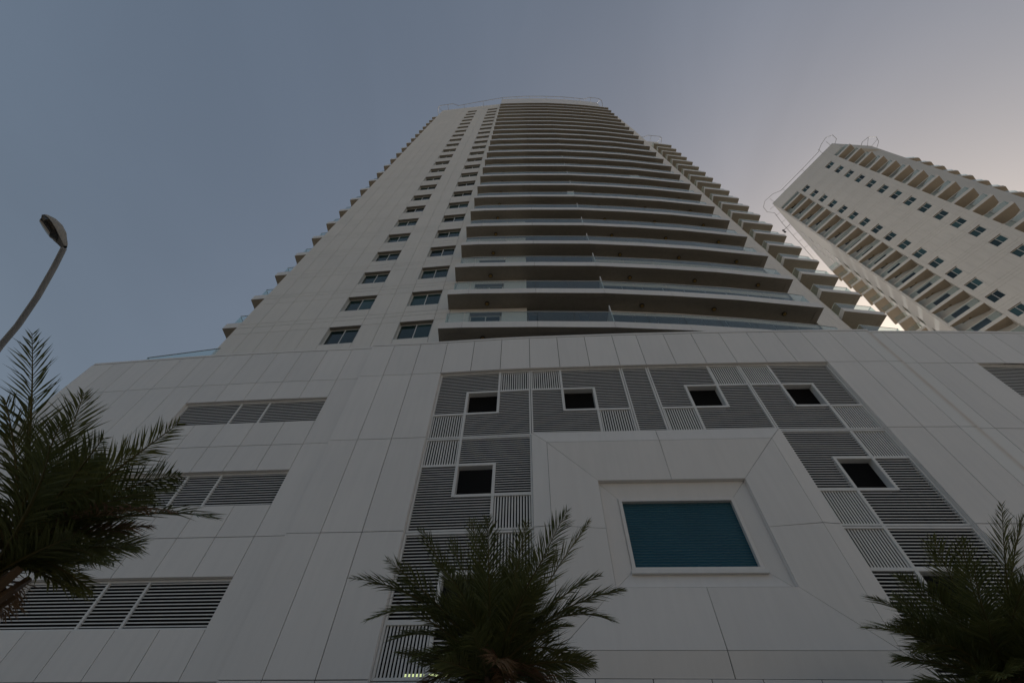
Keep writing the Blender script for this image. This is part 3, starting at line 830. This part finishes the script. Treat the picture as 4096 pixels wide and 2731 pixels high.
for k in range(0, 23):
    b0 = inst("flank_balcony", ss_me, tow, (0, 0, 22.176 + FH * k))
    for nm, me in (("fascia_panel", ss_f), ("fascia_panel", ss_l), ("glass_balustrade", ss_g), ("handrail", ss_h)): inst(nm, me, b0)

# roof rail of the maintenance crane
def roof_rail(parent, path, z, posts, rin, r=0.05):
    m = MB(); m.tube([(x, y, z) for x, y in path], r, 6)
    rl = m.build("roof_rail", M_rail, parent)
    for (x, y), (x2, y2) in posts:
        p = MB(); p.tube([(x, y, z), (x2, y2, z - 0.15)], 0.035, 5); p.build("rail_post", M_rail, rl)
path = [(-16.5, 16.0), (-16.75, 14.6), (-16.6, 13.75), (-16.2, 13.45), (-13.6, 13.05), (-12.4, 13.35), (-8.2, 12.55), (-3.2, 11.65), (1.2, 11.3), (4.9, 11.2), (8.6, 11.22), (12.0, 11.4), (13.1, 11.5), (14.0, 11.15), (15.9, 11.3), (16.6, 11.6), (16.9, 12.3), (17.0, 14)]
posts = [((-16.6, 13.75), (-15.7, 14.5)), ((-14.6, 13.2), (-14.5, 14.2)), ((-11.3, 13.2), (-11.2, 13.8)), ((-7.4, 12.4), (-7.3, 13.3)), ((-3.5, 11.7), (-3.4, 12.0)), ((-0.6, 11.45), (-0.5, 11.8)), ((2.0, 11.28), (2.0, 11.7)), ((5.4, 11.2), (5.4, 11.6)), ((9.0, 11.22), (9.0, 11.65)), ((12.2, 11.42), (12.2, 11.75)), ((14.4, 11.18), (14.3, 11.95)), ((16.3, 11.45), (15.7, 12.1))]
roof_rail(tow, path, ZR - 0.4, posts, None)
path = [(22.9, 17.0), (25.2, 18.1), (26.35, 18.2), (27.4, 17.8), (29.87, 17.97), (30.3, 18.3), (30.4, 19.2), (30.2, 20.2)]
posts = [((28.0, 17.82), (27.9, 18.9)), ((30.2, 18.2), (29.5, 19.0))]
roof_rail(tow, path, ZR - 0.4, posts, None)
# small cabinets standing on balconies
def cabinet(x, y, k, w, label):
    m = MB(); m.box(-w / 2, w / 2, -0.16, 0.16, 0.0, 1.55); m.box(-w / 2 - 0.015, w / 2 + 0.015, -0.175, 0.175, 1.552, 1.58)
    m.box(-w / 2 + 0.03, -0.008, -0.172, -0.162, 0.05, 1.5); m.box(0.008, w / 2 - 0.03, -0.172, -0.162, 0.05, 1.5)
    o = m.build("storage_cabinet", M_metal); o.location = (x, y, ZB0 + FH * k + SL - 0.008); o["label"] = label; o["category"] = "cabinet"
cabinet(4.75, 11.85, 6, 0.55, "white storage cabinet against the glass near the middle of a curved balcony")
cabinet(11.8, 12.0, 8, 0.9, "low white cabinet showing above the glass toward the right of a higher curved balcony")

def chair(x, y, z, rot, label):
    t = thing("balcony_chair", label, "chair", (x, y, z), "dark chairs on the lowest curved balcony"); t.rotation_euler = (0, 0, rot)
    m = MB(); m.box(-0.24, 0.24, -0.22, 0.24, 0.42, 0.47); m.build("seat", M_chair, t)
    m = MB(); m.box(-0.24, 0.24, 0.24, 0.28, 0.46, 0.98); m.build("backrest", M_chair, t)
    for sx_ in (-0.21, 0.21):
        for sy_, h in ((-0.19, 0.42), (0.26, 1.12)):
            m = MB(); m.box(sx_ - 0.018, sx_ + 0.018, sy_ - 0.018, sy_ + 0.018, 0.0, h); m.build("leg", M_chair, t)
zc = ZB0 + SL - 0.01
chair(1.05, 12.15, zc, math.pi, "black chair behind the lowest balcony glass just right of the white wall")
chair(3.62, 12.05, zc, math.pi, "black chair behind the lowest balcony glass beside the pale divider screen")

# ------------------------------------------------------------------ second tower
t2 = thing("neighbouring_tower", "white apartment tower farther away on the right with stacked loggia balconies and teal windows", "building")
A2 = Vector((65.15, 21.83)); u2 = Vector((-0.5145, 0.8575))
def S2(s): p = A2 + u2 * s; return (p.x, p.y)
n2 = Vector((-0.8575, -0.5145))
fb2 = Bay(S2(11.45), S2(-3.9))           # left (far) to right (near) as seen from the street
W2 = fb2.W
def U2(s): return 11.45 - s
ZTOP = 103.5
def lvl(k): return ZB0 + FH * k           # slab undersides; k = 24 is the top one
rt2 = [S2(-3.9), (75.6, 18.75), (84, 30)]
# wall: front plane from s=6.9 to s=-2.05 full height, parapet band above, loggias cut back 2.3 m
def back(s, d): p = Vector(S2(s)) - n2 * d; return (p.x, p.y)
m = MB()
poly = [S2(6.88), S2(-2.03), back(-2.03, 1.35), back(-3.4, 2.2), (75.4, 19.0), (84, 30), (80.5, 48.0), (59.9, 31.99), back(11.15, 0.45), back(11.1, 1.6), back(6.88, 1.6)]
m.prism(poly, 0.0, lvl(24) + 1.6)
m.build("wall", M_far, t2)
m = MB()
poly = [S2(11.45), S2(-3.9), (75.5, 18.75), (84, 30), (80.5, 48.2)]
m.prism(poly, lvl(24) + 1.85, ZTOP)
m.build("parapet", M_far, t2)
# the white flank that catches the low sun
fl2 = Bay((78.0, 46.27), S2(11.45))
m = MB()
fl2.box(m, 0, fl2.W - 0.0, 0.0, lvl(24) + 1.849, -0.3, 0.0)
fw_ = m.build("flank_wall", M_far, t2)
m = MB()
bay = Bay(S2(11.45), S2(11.12)); bay.box(m, 0, bay.W, 0.0, lvl(24) + 1.849, -0.4, 0.0); m.build("corner_pier", M_far, t2)
bay = Bay(back(-3.4, 2.1), (75.6, 18.75)); m = MB(); bay.box(m, 0, bay.W, 0.0, ZTOP - 0.002, -0.3, 0.0); m.build("flank_wall", M_far, t2)
# panel joints on the front as shallow grooves: raised panels joined into one part
m = MB()
zh2 = 96.46 + 1.6 - 0.72 + 1.45
t2c = [6.88, 6.35, 4.85, 3.8, 2.75, 1.7, 0.65, -0.85, -1.44, -2.03]
for j in range(-1, 19):
    zh = zh2 - FH * j
    for r, (a, b_) in enumerate(((zh, zh + 0.55), (zh + 0.55, zh + 1.0), (zh + 1.0, zh + FH))):
        b_ = min(b_, lvl(24) + 1.84)
        if b_ <= a: continue
        for c in range(9):
            top = b_ - 1.45 if (c in (1, 6) and r == 2) else b_
            if top - a > 0.05: fb2.box(m, U2(t2c[c]) + 0.014, U2(t2c[c + 1]) - 0.014, a + 0.014, top - 0.014, 0.2055, 0.225)
m.build("cladding_panels", M_far, t2, kind="stuff")
# windows of the front
wf = window_parts(1.5, 1.45, 0.2, mats=(M_frame, M_pane2))
def raised_window(parent, bay, u, z, ms):
    # the frame stands in a shallow box in front of the wall plane, its reveal 0.2 m deep
    p = bay.P(u, z, 0.226); ang = math.atan2(bay.t.y, bay.t.x)
    w = inst("window", ms[0], parent, p, ang)
    for nm, me in (("pane", ms[1]), ("sash", ms[2]), ("pane", ms[3])): inst(nm, me, w)
# front skin with real openings, 0.2 m thick, in front of the wall body
skin = MB()
segs = [(6.88, 6.35, 0), (6.35, 4.85, 1), (4.85, 0.65, 0), (0.65, -0.85, 1), (-0.85, -2.03, 0)]
zwin = 96.46 + 1.6 - 0.72
for (s0, s1, w_) in segs:
    if not w_: fb2.box(skin, U2(s0), U2(s1), 0.0, lvl(24) + 1.849, 0.0, 0.205)
    else:
        prev = 0.0
        for j in range(18, -1, -1):
            z = zwin - FH * j
            fb2.box(skin, U2(s0), U2(s1), prev, z, 0.0, 0.205); prev = z + 1.45
        fb2.box(skin, U2(s0), U2(s1), prev, lvl(24) + 1.849, 0.0, 0.205)
skin.build("front_wall", M_far, t2)
for j in range(0, 19):
    z = zwin - FH * j
    raised_window(t2, fb2, U2(6.35), z, wf); raised_window(t2, fb2, U2(0.65), z, wf)
# loggia balconies
def prism_me(name, poly, z0, z1, mats, mb_=None):
    m = MB(); m.prism(poly, z0, z1, 0, mb_, 0); return m.mesh(name, mats)
f2 = Vector((n2.x, n2.y)) * 0.2
def fr(s, d=0.2): p = Vector(S2(s)) + n2 * d; return (p.x, p.y)
bp = [fr(11.22), fr(6.90), back(6.90, 1.7), back(11.22, 0.3)]
cp = [fr(-2.03), fr(-4.85), back(-4.75, 1.55), back(-3.6, 2.1), back(-2.03, 1.4)]
b_me = prism_me("balcony", bp, 0.0, 0.5, [M_far, M_far_underside_shade], 1)
c_me = prism_me("balcony", cp, 0.0, 0.5, [M_far, M_far_underside_shade], 1)
def gl_me(a, b, extra=None):
    m = MB(); bay = Bay(a, b)
    for j in range(3): bay.box(m, j * bay.W / 3 + 0.01, (j + 1) * bay.W / 3 - 0.01, 0.5, 1.55, -0.01, 0.0)
    if extra: q = Bay(b, extra); q.box(m, 0.02, q.W, 0.5, 1.55, -0.01, 0.0)
    return m.mesh("glass_balustrade", [M_glass])
bg_me = gl_me(fr(11.0, 0.02), fr(6.95, 0.02)); cg_me = gl_me(fr(-2.03, 0.0), fr(-4.65, 0.0), back(-4.6, 1.5))
m = MB(); bb2 = Bay(fr(11.0, 0.02), fr(6.95, 0.02)); bb2.box(m, 0, bb2.W, 1.551, 1.60, -0.03, 0.02); bh_me = m.mesh("handrail", [M_metal])
m = MB(); bb2 = Bay(fr(-2.03, 0.0), fr(-4.65, 0.0)); bb2.box(m, 0, bb2.W, 1.551, 1.60, -0.03, 0.02); ch_me = m.mesh("handrail", [M_metal])
m = MB(); bc = Bay(back(10.6, 1.55), back(7.4, 1.55)); bc.box(m, 0.6, 2.6, 0.55, 2.6, -0.04, 0.02); gz1 = m.mesh("sliding_door", [M_curtain])
for k in range(6, 25):
    b0 = inst("balcony", b_me, t2, (0, 0, lvl(k)))
    inst("glass_balustrade", bg_me, b0); inst("handrail", bh_me, b0); inst("sliding_door", gz1, b0)
    inst("downlight", dl_me, b0, (*back(9.1, 0.75), -0.001))
    b0 = inst("balcony", c_me, t2, (0, 0, lvl(k)))
    inst("glass_balustrade", cg_me, b0); inst("handrail", ch_me, b0)
# flank balconies on the sunlit side, and window slots
fl = Vector((-0.6, 0.8)) # outward of flank
for k in range(2, 21):
    P = Vector((67.2, 37.95))
    a = P + fl * 1.9; b = P + Vector((0.787, 0.617)) * 3.6
    poly = [(P.x, P.y), (b.x, b.y), (b.x + fl.x * 1.9, b.y + fl.y * 1.9), (a.x, a.y)]
    m = MB(); m.prism(poly[::-1], 0.0, 0.5, 0, 1, 0)
    if k == 2: fme = m.mesh("flank_balcony", [M_far, M_far_underside_shade])
    o = inst("flank_balcony", fme, t2, (0, 0, lvl(k)))
    if k == 2:
        g = MB(); q = Bay((P.x + fl.x * 0.1, P.y + fl.y * 0.1), (a.x - fl.x * 0.1, a.y - fl.y * 0.1)); q.box(g, 0, q.W, 0.5, 1.55, -0.1, -0.09)
        fgm = g.mesh("glass_balustrade", [M_glass])
    inst("glass_balustrade", fgm, o)
wfl = window_parts(1.6, 1.45, mats=(M_frame, M_pane2))
slot = MB(); slot.box(0, 1.3, -0.02, -0.003, 0, 1.45); sl_me = slot.mesh("window", [M_pane2])
for k in range(6, 24):
    for uu in (fl2.W - 8.8, fl2.W - 14.0):
        p = fl2.P(uu, zwin - FH * (23 - k), 0.0); inst("window", sl_me, t2, p, math.atan2(fl2.t.y, fl2.t.x))
# small balconies past the right-hand edge
for k in range(14, 25):
    P = Vector((82.6, 19.8))
    m = MB(); m.prism([(P.x - 3.2, P.y + 0.3), (P.x, P.y - 0.05), (P.x + 2.2, P.y + 1.5), (P.x + 1.5, P.y + 4), (P.x - 3.2, P.y + 4)], 0.0, 0.5, 0, 1, 0)
    if k == 14: dme = m.mesh("flank_balcony", [M_far, M_far_underside_shade])
    o = inst("flank_balcony", dme, t2, (0, 0, lvl(k)))
    if k == 14:
        g = MB(); q = Bay((P.x - 3.1, P.y + 0.4), (P.x, P.y + 0.1)); q.box(g, 0, q.W, 0.5, 1.55, -0.01, 0.0); q = Bay((P.x, P.y + 0.1), (P.x + 2.1, P.y + 1.6)); q.box(g, 0, q.W, 0.5, 1.55, -0.01, 0.0); dg = g.mesh("glass_balustrade", [M_glass])
    inst("glass_balustrade", dg, o)
m = MB(); m.prism([(76.0, 19.9), (83.6, 21.0), (86, 24), (84, 32), (76, 32)], 0.0, lvl(24) - 1.0); m.build("wing_wall", M_far, t2)
# roof rails
def off2(s, d): p = Vector(S2(s)) + n2 * d; return (p.x, p.y)
fd = Vector((0.787, 0.617))
c0 = Vector(S2(11.45))
path = [off2(-3.0, -1.2), off2(-4.9, 0.2), off2(-4.9, 1.6), off2(-3.8, 2.3), off2(-2.4, 1.9), off2(-1.2, 1.1), off2(3, 1.0), off2(8.5, 1.0), off2(10.0, 1.9), off2(12.0, 2.1), off2(13.1, 1.2), off2(13.4, -0.4)]
e = c0 + fd * 2.2 + fl * 0.9; path.append((e.x, e.y))
for q in (6, 11, 16, 22): e = c0 + fd * q + fl * 1.1; path.append((e.x, e.y))
posts = []
for s in (-3.4, -1.5, 3, 8, 11): posts.append((off2(s, 1.6 if s < -1 or s > 9 else 1.0), off2(s, 0.0)))
for q in (0.6, 3.0, 5.5, 8.0, 10.5, 13.0, 15.5):
    e = c0 + fd * q + fl * 1.1; i_ = c0 + fd * q - fl * 0.0; posts.append(((e.x, e.y), (i_.x, i_.y)))
roof_rail(t2, path, ZTOP - 0.3, posts, None, 0.05)
path = [(73.4, 19.6), (73.2, 18.0), (74.0, 17.0), (75.6, 16.9), (76.6, 17.8), (76.9, 19.4)]
roof_rail(t2, path, ZTOP - 0.3, [((74.0, 17.0), (74.6, 18.8)), ((76.1, 17.3), (75.4, 18.9))], None, 0.05)
# roof flood lights on a bracket
m = MB(); e = c0 + fd * 7.6 + fl * 1.9
for dx, dy in ((0, 0), (0.5, 0.35)): m.box(e.x + dx - 0.2, e.x + dx + 0.2, e.y + dy - 0.15, e.y + dy + 0.15, ZTOP - 0.5, ZTOP - 0.15)
m.tube([(e.x, e.y, ZTOP - 0.3), (e.x - fl.x * 1.9, e.y - fl.y * 1.9, ZTOP - 0.1)], 0.06, 5)
m.build("floodlight", M_dark, t2)

# ------------------------------------------------------------------ block across the street, seen only as reflections
op = thing("opposite_building", "plain tan block of flats across the street behind the viewer", "building")
m = MB(); m.box(-45, 45, -70, -54, 0, 25); m.build("wall", M_opp, op)
m = MB()
for f in range(7):
    for c in range(24):
        m.box(-43 + c * 3.6, -41.2 + c * 3.6, -53.99, -53.95, 1.5 + f * 3.5, 3.3 + f * 3.5)
m.build("windows", M_pane, op)

# ------------------------------------------------------------------ street lamp
lamp = thing("street_lamp", "grey street lamp with a curved arm and oval head against the sky", "street lamp", (-10.3, 6.25, 0.14))
def rel(p): return (p[0] + 10.3, p[1] - 6.25, p[2] - 0.14)
m = MB(); pts = [(-10.3, 6.25, 0.14), (-10.3, 6.25, 5.2)]
m.tube([rel(q) for q in pts], [0.11, 0.085], 12); m.build("pole", M_rail, lamp)
m = MB()
pts = [(-10.3, 6.25, 5.2), (-10.25, 6.18, 6.0), (-10.02, 5.86, 6.9), (-9.72, 5.45, 7.45), (-9.39, 4.99, 7.89), (-9.08, 4.67, 8.13), (-8.73, 4.23, 8.44), (-8.45, 3.80, 8.75), (-8.28, 3.50, 8.97)]
m.tube([rel(q) for q in pts], [0.085, 0.075, 0.062, 0.056, 0.052, 0.05, 0.048, 0.046, 0.044], 10); m.build("arm", M_rail, lamp)
hd = Vector((-0.44, -0.47, 0.34)).normalized(); hv = Vector((0.30, 0.20, 0.50)); hu = (hv - hd * hv.dot(hd)).normalized(); hs_ = hd.cross(hu)
base = Vector((-8.30, 3.50, 8.99))
prof = [(0.0, 0.055, 0.05), (0.06, 0.085, 0.085), (0.16, 0.115, 0.12), (0.28, 0.165, 0.165), (0.42, 0.190, 0.180), (0.55, 0.175, 0.155), (0.65, 0.125, 0.10), (0.71, 0.04, 0.03)]
def head_pt(x, w, h, t):
    return base + hd * x + hs_ * (w * math.cos(t)) + hu * (h * math.sin(t))
m = MB(); N = 12
rows = []
for (x, w, h) in prof: rows.append([rel(head_pt(x, w, h, math.pi * i / N)) for i in range(N + 1)])
for a, b_ in zip(rows[:-1], rows[1:]):
    for i in range(N): m.quad(a[i], a[i + 1], b_[i + 1], b_[i])
m.build("lamp_housing", painted("lamp_housing_grey", (0.34, 0.32, 0.28), 0.5, 0, 4), lamp)
m = MB()
for (x0, w0, h0), (x1, w1, h1) in zip(prof[:-1], prof[1:]):
    m.quad(rel(head_pt(x0, w0, 0, 0)), rel(head_pt(x1, w1, 0, 0)), rel(head_pt(x1, w1, 0, math.pi)), rel(head_pt(x0, w0, 0, math.pi)))
m.build("rim_plate", painted("lamp_rim", (0.10, 0.09, 0.08), 0.6, 0, 4), lamp)
m = MB(); rows = []
for (x, w, h) in prof[2:-1]: rows.append([rel(head_pt(0.2 + (x - 0.16) * 0.85, w * 0.82, -0.055 if 0.2 < x < 0.66 else -0.005, 0) if False else head_pt(0.2 + (x - 0.16) * 0.85, w * 0.82, -(0.07 if 0.2 < x < 0.66 else 0.01), math.pi * i / 8)) for i in range(9)])
for a, b_ in zip(rows[:-1], rows[1:]):
    for i in range(8): m.quad(a[i], a[i + 1], b_[i + 1], b_[i])
m.build("lamp_lens", pane_mat("lamp_lens_glass", (0.06, 0.05, 0.035), 0.15), lamp)

# ------------------------------------------------------------------ date palms
def bez(a, b, c, t): return a * (1 - t) ** 2 + b * 2 * t * (1 - t) + c * t * t
def frond(B, T, arch, rng, dead=False, lscale=1.0, nleaf=58):
    """one pinnate leaf: tapering rachis with two rows of narrow folded leaflets"""
    B = Vector(B); T = Vector(T); L = (T - B).length
    C = (B + T) * 0.5 + Vector((0, 0, 1)) * arch * L * 0.55
    m = MB(); n_ = 9
    m.tube([bez(B, C, T, i / n_) for i in range(n_ + 1)], [0.022 * (1 - i / n_) + 0.004 for i in range(n_ + 1)], 4, 1)
    roll = rng.uniform(-0.5, 0.5)
    for i in range(nleaf):
        t = 0.10 + 0.90 * (i + rng.random() * 0.5) / nleaf
        p = bez(B, C, T, t); d = (bez(B, C, T, min(1, t + 0.02)) - bez(B, C, T, max(0, t - 0.02))).normalized()
        side = d.cross(Vector((0, 0, 1)))
        if side.length < 0.05: side = Vector((1, 0, 0))
        side.normalize(); side = Matrix.Rotation(roll, 3, d) @ side
        upv = side.cross(d).normalized()
        prof = math.sin(math.pi * min(1, 0.16 + t * 0.80)) ** 0.6
        ll = 0.56 * lscale * prof * rng.uniform(0.8, 1.12) * (0.75 if t > 0.9 else 1)
        for s_ in (-1, 1):
            ang = math.radians(rng.uniform(42, 58) - 20 * t)
            lift = rng.uniform(-0.1, 0.5)
            dirv = (d * math.cos(ang) + (side * s_ * math.cos(lift) + upv * math.sin(lift)) * math.sin(ang)).normalized()
            dirv2 = (dirv + Vector((0, 0, -1)) * rng.uniform(0.05, 0.30) * (2.2 if dead else 1.0)).normalized()
            wv = dirv.cross(upv)
            if wv.length < 0.05: wv = dirv.cross(side)
            wv.normalize(); wv = (Matrix.Rotation(rng.uniform(-0.9, 0.9), 3, dirv) @ wv) * (0.0085 + 0.005 * rng.random()) * (0.6 + 0.4 * prof)
            q1 = p + dirv * ll * 0.42; q2 = q1 + dirv2 * ll * 0.58
            m.quad(p - wv * 0.35, q1 - wv, q1 + wv, p + wv * 0.35, 0)
            m.tri(q1 - wv, q2, q1 + wv, 0)
    return m
def palm(name, label, B, tips, seed, fill, gx, nl=58, ls=1.0, lowest=-99.0):
    rng = random.Random(seed)
    t = thing(name, label, "palm tree", (B[0], B[1], 0.14), "date palms in front of the podium")
    B = Vector((0, 0, B[2] - 0.14)); O = Vector((t.location.x, t.location.y, 0.14))
    for tip in tips:
        (x, y, z, a) = tip[:4]; dd = len(tip) > 4
        frond(B + Vector((rng.uniform(-.08, .08), rng.uniform(-.08, .08), rng.uniform(-.15, .2))), Vector((x, y, z)) - O, a, rng, dd, ls * (0.75 if dd else 1), nl).build("frond", [M_dead if dd else M_leaf, M_rachis], t, label="dry brown frond" if dd else None)
    for i in range(fill):
        az = rng.uniform(0, 2 * math.pi); el = math.radians(rng.choice([-35, -20, -5, 10, 25, 40, 55, 70]) + rng.uniform(-8, 8))
        el = max(el, math.radians(lowest))
        L = gx * rng.uniform(0.78, 1.0) * (0.9 if el > 0 else 0.8)
        T = B + Vector((math.cos(az) * math.cos(el), math.sin(az) * math.cos(el), math.sin(el))) * L
        dead = el < math.radians(-12) and rng.random() < 0.45
        frond(B + Vector((rng.uniform(-.1, .1), rng.uniform(-.1, .1), rng.uniform(-.25, .15))), T, rng.uniform(0.05, 0.45), rng, dead, 0.95 * ls, nl).build("frond", [M_dead if dead else M_leaf, M_rachis], t, label="dry brown drooping frond" if dead else None)
    # trunk with cut leaf bases
    m = MB(); hh = B.z - 0.25
    m.tube([(0, 0, 0), (0.02, 0, hh * 0.5), (0, 0, hh)], [0.27, 0.22, 0.24], 12); m.build("trunk", M_trunk, t)
    me = MB(); me.hexa([(-0.07, -0.03, 0), (0.07, -0.03, 0), (0.035, -0.16, 0.34), (-0.035, -0.16, 0.34), (-0.07, 0.03, 0), (0.07, 0.03, 0), (0.03, -0.11, 0.36), (-0.03, -0.11, 0.36)])
    bm_ = me.mesh("leaf_base", [M_trunk])
    nrow = int(hh / 0.17)
    for r in range(nrow):
        zz = 0.1 + r * 0.17
        for c in range(9):
            if r < nrow - 14: continue
            a = 2 * math.pi * (c + 0.5 * (r % 2)) / 9
            rr_ = 0.22
            inst("leaf_base", bm_, t, (-math.sin(a) * -rr_, -math.cos(a) * rr_, zz), a)
    return t

C_t = [(-2.74, 8.04, 5.42, 0.35), (-2.27, 8.1, 4.77, 0.75), (-2.16, 7.97, 5.72, 0.2), (-1.6, 7.6, 6.12, 0.15), (-0.65, 7.52, 6.29, 0.1), (-0.32, 6.76, 5.86, 0.1), (0.38, 7.63, 6.34, 0.08), (1.09, 7.06, 6.26, 0.05), (1.6, 7.66, 6.44, 0.12), (2.14, 8.1, 5.38, 0.35), (1.86, 8.01, 4.83, 0.7), (1.4, 8.57, 4.31, 0.8), (-2.04, 9.05, 4.83, 0.6), (-1.08, 6.99, 5.2, 0.3), (0.69, 6.59, 5.24, 0.3), (-1.1, 8.22, 6.28, 0.2), (1.85, 8.61, 5.88, 0.3)]
L_t = [(-5.82, 3.15, 5.86, 0.1), (-6.16, 4.01, 5.61, 0.1), (-5.23, 3.86, 5.1, 0.2), (-4.45, 3.77, 4.8, 0.15), (-5.56, 4.01, 5.74, 0.1), (-4.01, 4.0, 5.25, 0.1), (-3.82, 4.34, 4.76, 0.45), (-3.66, 4.14, 4.42, 0.3), (-3.43, 4.84, 4.53, 0.35), (-3.67, 4.41, 4.34, 0.3, 1), (-4.46, 5.21, 4.63, 0.25, 1), (-4.39, 5.07, 4.24, 0.4), (-4.41, 4.75, 3.98, 0.5), (-6.01, 3.75, 5.31, 0.15), (-6.52, 3.67, 5.37, 0.1), (-5.04, 4.76, 5.44, 0.2), (-4.62, 3.53, 4.48, 0.3), (-5.44, 5.05, 5.24, 0.3), (-6.67, 4.1, 4.81, 0.2), (-4.82, 5.28, 5.07, 0.3)]
R_t = [(6.13, 8.1, 4.89, 0.3), (6.45, 7.99, 5.34, 0.4), (7.91, 7.03, 5.91, 0.2), (7.8, 7.38, 6.15, 0.15), (8.49, 6.44, 6.21, 0.05), (9.33, 6.92, 6.35, 0.15), (6.82, 8.05, 4.56, 0.6), (9.58, 7.06, 6.01, 0.2), (7.32, 8.06, 5.78, 0.3), (7.31, 6.58, 5.25, 0.3), (9.79, 7.74, 5.28, 0.4), (8.4, 6.65, 5.32, 0.2)]
palm("palm_tree", "date palm in front of the tall louvre strip beside the square teal window", (-0.11, 8.8, 4.30), C_t, 11, 52, 2.0, 82, 1.02)
palm("palm_tree", "nearest date palm, below the street lamp, with brown cut leaf bases", (-5.75, 5.09, 4.1), L_t, 5, 26, 1.5, 54, 0.92, -14.0)
palm("palm_tree", "dense date palm before the louvres at the right end of the podium", (8.38, 8.53, 4.25), R_t, 23, 48, 2.0, 72, 1.0)
